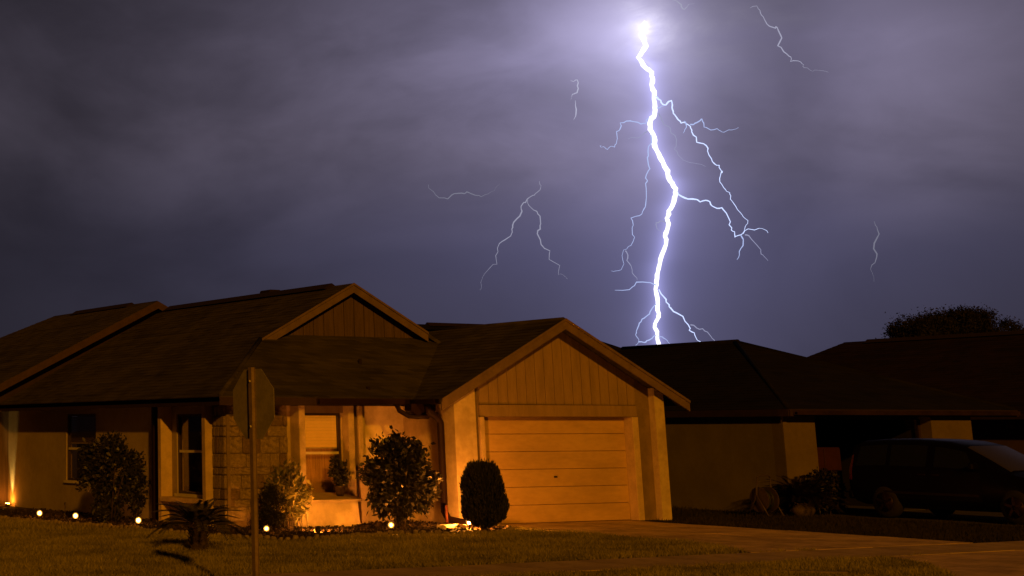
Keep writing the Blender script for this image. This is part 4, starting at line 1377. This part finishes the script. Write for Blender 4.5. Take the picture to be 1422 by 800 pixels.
L_SAGO2 = leaf_mat('leaf_sago_dark', (0.006, 0.005, 0.003), (0.020, 0.013, 0.008), 0.6, 0.05)
sago('sago_palm', 'squat sago palm with arching fronds growing on the lawn', 13.42, 24.35, 0.36, 0.145, 0.78, 30, L_SAGO)
sago('dark_palm', 'dark spiky palm clump against the hip roofed house corner', 30.75, 28.05, 0.28, 0.16, 1.0, 40, L_SAGO2)
shrub('dark_bush', 'low black bush between the dark palm and the minivan', 'shrub', (31.35, 27.9), (31.35, 27.95, 0.52), (0.48, 0.4, 0.5), 26, 0.1, 2200, 0.10, L_SAGO2, stems=5)

# hose reel cart and boulder by the neighbour's wall
hx, hy = 29.62, 28.05
t = thing('hose_reel_cart', 'small tube framed hose reel cart by the side yard wall', 'hose reel', (hx, hy, 0))
M_TUBE = mat('cart_tube', (0.055, 0.04, 0.032), 0.5, 0.2, 8)
fr = MB()
for s in (-0.22, 0.22):
    fr.tube([(hx + s, hy + 0.28, 0.02), (hx + s, hy, 0.45), (hx + s * 0.9, hy - 0.03, 0.82)], 0.016, 8)
    fr.tube([(hx + s, hy - 0.3, 0.02), (hx + s, hy, 0.45)], 0.016, 8)
fr.tube([(hx - 0.198, hy - 0.03, 0.82), (hx - 0.16, hy - 0.03, 0.87), (hx + 0.16, hy - 0.03, 0.87), (hx + 0.198, hy - 0.03, 0.82)], 0.016, 8)
fr.tube([(hx - 0.2, hy - 0.02, 0.74), (hx + 0.2, hy - 0.02, 0.74)], 0.010, 6)
part(fr, 'frame', M_TUBE, t)
part(MB().lathe([(0.27, -0.16), (0.27, -0.14), (0.10, -0.13), (0.10, 0.13), (0.27, 0.14), (0.27, 0.16)], hx, hy, 0.36, 20, 'x', False), 'drum', M_TUBE, t)
ho = []
for i in range(180):
    a_ = i * 0.35
    ho.append((hx - 0.12 + 0.24 * abs(((i / 45) % 2) - 1), hy + math.cos(a_) * 0.19, 0.36 + math.sin(a_) * 0.19))
part(MB().tube(ho, 0.014, 5), 'hose', mat('hose_green', (0.02, 0.025, 0.015), 0.5, 0.2, 8), t)
bo = bmesh.new()
bmesh.ops.create_icosphere(bo, subdivisions=3, radius=0.22)
for q in bo.verts:
    k_ = 1 + 0.12 * math.sin(q.co.x * 17 + 1) * math.sin(q.co.y * 15) + 0.08 * math.sin(q.co.z * 21)
    q.co = Vector((q.co.x * 1.25 * k_, q.co.y * k_, q.co.z * 0.75 * k_ + 0.1))
bmb = MB().add([(q.co.x + 30.35, q.co.y + 27.7, q.co.z) for q in bo.verts], [[q.index for q in f_.verts] for f_ in bo.faces], True)
bo.free()
tag(bmb.build('boulder', mat('boulder_stone', (0.06, 0.045, 0.035), 0.9, 0.3, 6, 0.6, 20, dist=0.02), None, (30.35, 27.7, 0)), 'low rounded boulder between hose reel cart and dark palm', 'rock')

# ------------------------------------------------------------------ trees behind the far house
def tree(name, label, x, y, trunk_h, crown, nclump, nleaf, size, lm, group=None):
    t = thing(name, label, 'tree', (x, y, 0), group)
    cx_, cy_, cz_, rx_, ry_, rz_ = crown
    mb = MB()
    mb.tube([(x, y, -0.1), (x + 0.1, y, trunk_h * 0.5), (x, y + 0.1, trunk_h)], [0.38, 0.28, 0.22], 10)
    for i in range(9):
        a_ = i * 0.72
        e = Vector((cx_ + math.cos(a_) * rx_ * 0.7, cy_ + math.sin(a_) * ry_ * 0.7, cz_ + random.uniform(-0.4, 0.25) * rz_))
        mid = Vector((x, y, trunk_h)).lerp(e, 0.5) + Vector((0, 0, 0.3))
        mb.tube([(x, y, trunk_h * 0.9), mid, e], [0.16, 0.10, 0.03], 7)
    part(mb, 'trunk', M_BARK, t)
    c = np.array([cx_, cy_, cz_]); rad = np.array([rx_, ry_, rz_])
    lobes = [(-0.72, -0.35, 0.34), (-0.42, 0.02, 0.42), (-0.12, 0.16, 0.46), (0.18, 0.20, 0.48), (0.46, 0.12, 0.42), (0.66, 0.28, 0.30), (0.84, -0.22, 0.28), (0.0, -0.4, 0.6), (-0.3, -0.5, 0.5), (0.4, -0.4, 0.5), (-0.5, 0.34, 0.2), (0.05, 0.55, 0.2), (0.3, 0.6, 0.16), (-0.22, 0.5, 0.18)]
    li = rng.integers(0, len(lobes), nclump)
    lb = np.array(lobes)[li]
    d = rng.normal(size=(nclump, 3)); d /= np.linalg.norm(d, axis=1, keepdims=True)
    q_ = d * rng.uniform(0.2, 1.0, (nclump, 1)) ** 0.5 * lb[:, 2:3]
    cl = c + np.stack([(lb[:, 0] + q_[:, 0]) * rad[0], (q_[:, 1] * 1.6) * rad[1], (lb[:, 1] + q_[:, 2] * 1.05) * rad[2]], 1)
    w = rng.integers(0, nclump, nleaf)
    p = cl[w] + rng.normal(size=(nleaf, 3)) * np.array([0.21, 0.21, 0.19]) * rng.uniform(0.6, 1.4, nclump)[w][:, None]
    v = leaves(p, size, 0.5, 0.3)
    raw_mesh('crown', v, 4, rng.beta(1.2, 2.5, len(p)), lm, t, (x, y, 0))
    return t
L_TREE = leaf_mat('leaf_oak', (0.004, 0.004, 0.003), (0.013, 0.012, 0.008), 0.8, 0.05)
tree('oak_tree', 'broad dark bushy tree rising behind the far brown roof', 80.5, 63.0, 3.6, (81.5, 63, 6.0, 6.1, 3.2, 2.75), 480, 110000, 0.12, L_TREE)

# ================================================================== LIGHTNING
BOLT = [
 ('M', [(9.2, 556.1),(8.0, 548.2),(3.4, 537.2),(8.3, 522.4),(-3.2, 507.2),(3.5, 495.5),(13.2, 485.3),(14.1, 477.3),(11.5, 469.5),(13.4, 447.2),(13.8, 431.4),(6.8, 416.1),(5.4, 405.2),(10.4, 395.5),(12.0, 376.7),(18.9, 359.2),(24.8, 338.9),(33.0, 321.8),(30.6, 310.3),(21.3, 290.8),(18.1, 281.0),(20.1, 274.4),(14.3, 258.1),(8.3, 232.0),(1.4, 209.4),(-1.3, 193.1),(-1.4, 170.4),(-1.8, 151.0),(-7.3, 139.8),(-5.0, 128.5),(-3.2, 106.0), (-4.0, 60.0), (-2.0, 0.0)]),
 ('S', [(14.4, 451.9),(22.1, 445.1),(26.0, 437.6),(36.2, 444.2),(36.6, 433.2),(41.0, 421.9),(46.3, 413.8),(51.5, 413.5),(58.0, 406.9),(59.6, 397.4),(64.5, 384.7),(78.2, 374.7),(82.6, 357.5),(90.7, 350.9),(93.3, 340.0),(92.3, 340.6),(91.6, 324.1),(100.6, 312.1),(102.7, 300.5),(112.1, 283.8),(120.4, 273.7),(114.8, 260.9),(110.6, 254.5)]),
 ('T', [(58.2, 409.0),(66.4, 410.1),(73.2, 415.3),(75.1, 402.8),(91.7, 400.3),(99.9, 395.1),(118.9, 400.2)]),
 ('T', [(50.6, 413.5),(53.1, 407.1),(48.1, 398.7)]),
 ('T', [(17.0, 434.4),(21.6, 437.2),(26.2, 439.5)]),
 ('S', [(34.0, 318.5),(47.6, 307.9),(62.8, 302.9),(75.2, 303.4),(83.8, 294.8),(98.0, 279.5),(99.9, 264.7),(103.6, 254.8),(110.9, 257.1),(120.6, 264.5),(134.0, 265.0),(144.9, 258.1)]),
 ('T', [(110.7, 255.2),(109.3, 238.4),(103.3, 224.0)]),
 ('F', [(115.9, 255.9),(127.1, 244.2),(133.5, 229.4),(141.8, 221.1)]),
 ('F', [(18.4, 426.4),(22.8, 413.6),(32.0, 399.0),(34.8, 377.0),(45.3, 360.9),(73.4, 350.2)]),
 ('T', [(5.7, 421.8),(0.7, 413.3),(-15.4, 416.5),(-33.3, 415.9),(-38.6, 403.0),(-38.3, 393.5),(-42.9, 382.7),(-52.1, 380.1),(-60.8, 383.7),(-60.6, 386.8)]),
 ('F', [(1.4, 402.3),(-7.9, 396.5),(-24.3, 394.3)]),
 ('T', [(6.1, 397.3),(0.6, 369.5),(1.3, 350.7),(-3.2, 336.1),(-5.7, 332.0),(-7.8, 302.0),(-13.3, 290.6),(-28.0, 284.6),(-27.4, 269.6),(-30.6, 246.5),(-40.5, 240.3),(-45.4, 214.1),(-58.2, 212.8)]),
 ('F', [(-38.3, 240.2),(-37.3, 227.0),(-31.5, 210.3),(-25.9, 200.4)]),
 ('F', [(16.5, 276.1),(3.9, 275.7),(4.7, 268.4),(10.1, 264.8)]),
 ('T', [(-2.0, 192.5),(-29.6, 192.3),(-55.2, 186.4)]),
 ('S', [(1.3, 186.5),(9.5, 170.1),(17.8, 157.0),(35.0, 138.9),(41.8, 127.6),(48.6, 116.3),(56.9, 113.9)]),
 ('F', [(38.0, 138.8),(53.0, 133.7),(64.2, 120.8),(71.4, 115.9)]),
 ('T', [(-3.8, 167.2),(-16.8, 151.3),(-26.8, 141.8),(-31.4, 129.0),(-29.1, 117.6),(-33.5, 112.3)]),
 ('T', [(-29.1, 117.6),(-19.0, 119.1),(-7.7, 125.9),(2.9, 121.3),(7.3, 118.0),(8.4, 112.2)]),
]
OTHER = {
 'fork': [[(-146.2, 340.2), (-145.1, 331.5), (-152.6, 323.3), (-163.4, 315.2), (-172.3, 304.9), (-175.1, 292.2), (-185.3, 279.8), (-189.0, 265.0), (-204.1, 254.9), (-210.0, 238.1), (-218.4, 221.4), (-229.7, 204.8), (-232.5, 190.1)], [(-163.4, 315.2), (-159.9, 304.4), (-151.3, 295.5), (-149.2, 274.1), (-149.2, 252.9), (-139.4, 231.5), (-128.4, 210.2), (-116.6, 203.6)]],
 'hor': [[(-299.5, 343.0), (-285.3, 323.6), (-263.7, 328.3), (-244.5, 329.6), (-229.9, 324.6), (-217.2, 326.2), (-199.7, 338.4)]],
 'short': [[(-95.6, 480.5), (-86.5, 479.9), (-87.7, 460.3), (-94.2, 456.3), (-96.2, 449.9)], [(-91.1, 451.8), (-91.0, 434.4), (-94.9, 423.8)]],
 'ur': [[(147.6, 566.0), (159.3, 560.9), (163.8, 545.7), (177.2, 535.2), (181.2, 525.4), (177.9, 510.0), (188.5, 499.8), (193.3, 490.1), (205.9, 488.3), (209.5, 481.2), (220.2, 475.8), (239.6, 473.0)]],
 'r': [[(275.2, 267.6), (279.7, 251.0), (271.9, 232.5), (267.7, 211.5), (268.7, 190.5)]],
 'top': [[(47.0, 583.8), (54.2, 581.0), (60.3, 571.4), (67.0, 574.7), (76.2, 579.1)]],
}

BD = 2400.0
bfw = Vector((math.sin(R(43.9)), math.cos(R(43.9)), 0))
brt = Vector((math.cos(R(43.9)), -math.sin(R(43.9)), 0))
def fractal(pts, it, amp, seed):
    """Jagged 3-D polyline through the given (sideways, height) metres at the bolt's distance."""
    r_ = random.Random(seed)
    dep = 0.0
    P3 = []
    for u, z_ in pts:
        P3.append(brt * u + bfw * (BD + dep) + Vector((0, 0, z_)))
        dep += r_.uniform(-8.0, 8.0)
    for _ in range(it):
        out = [P3[0]]
        for a_, b_ in zip(P3, P3[1:]):
            L = (b_ - a_).length
            mid = (a_ + b_) / 2 + Vector((r_.gauss(0, 1), r_.gauss(0, 1), r_.gauss(0, 1))) * L * amp
            out += [mid, b_]
        P3 = out
    return P3
KIND = {'M': (3.2, emis('bolt_main', (0.95, 0.92, 1.0), 1.7)), 'S': (0.94, emis('bolt_branch', (0.56, 0.66, 1.0), 1.4)),
        'T': (0.76, emis('bolt_twig', (0.50, 0.60, 1.0), 0.9)), 'F': (0.64, emis('bolt_faint', (0.64, 0.66, 1.0), 0.5))}
LB = thing('lightning_bolt', 'brilliant white main lightning bolt with many side branches striking down', 'lightning', tuple(bfw * BD))
for i, (kd, pts) in enumerate(BOLT):
    r_, mt = KIND[kd]
    p3 = fractal(pts, 2, 0.07 if kd == 'M' else 0.11, 100 + i)
    n = len(p3)
    if kd == 'M':
        rad = [r_ * float(np.interp(j / n, [0, 0.03, 0.12, 0.5, 0.8, 1], [0.9, 1.15, 1.0, 1.0, 0.80, 0.72])) * random.uniform(0.85, 1.15) for j in range(n)]
    else:
        rad = [r_ * (1.15 - 0.9 * j / n) * random.uniform(0.8, 1.2) for j in range(n)]
    part(MB().tube(p3, rad, 6), 'channel' if kd == 'M' else 'branch', mt, LB)
labels = {'fork': 'faint forked lightning, two legs parting downward, away from the main bolt', 'hor': 'faint level lightning thread beside the top of the forked one',
          'short': 'short vertical lightning spark up in the lit cloud', 'ur': 'long faint lightning thread falling in steps from the cloud, longest of the loose threads',
          'r': 'small faint lightning thread low above the brown far roof', 'top': 'tiny faint lightning hook beside the bright cloud'}
gl = {'fork': 0.42, 'hor': 0.26, 'short': 0.62, 'ur': 0.50, 'r': 0.24, 'top': 0.50}
for i, (k, Ls) in enumerate(OTHER.items()):
    u0, z0 = Ls[0][0]
    o = thing('lightning_thread', labels[k], 'lightning', tuple(brt * u0 + bfw * BD))
    mt = emis('thread_' + k, (0.74, 0.74, 1.0), gl[k])
    for j, L_ in enumerate(Ls):
        p3 = fractal(L_, 2, 0.12, 300 + i * 7 + j)
        n = len(p3)
        part(MB().tube(p3, [0.84 * max(0.15, 1.1 - 1.0 * abs(2 * q / n - 0.8)) * random.uniform(0.8, 1.2) for q in range(n)], 6), 'channel', mt, o)
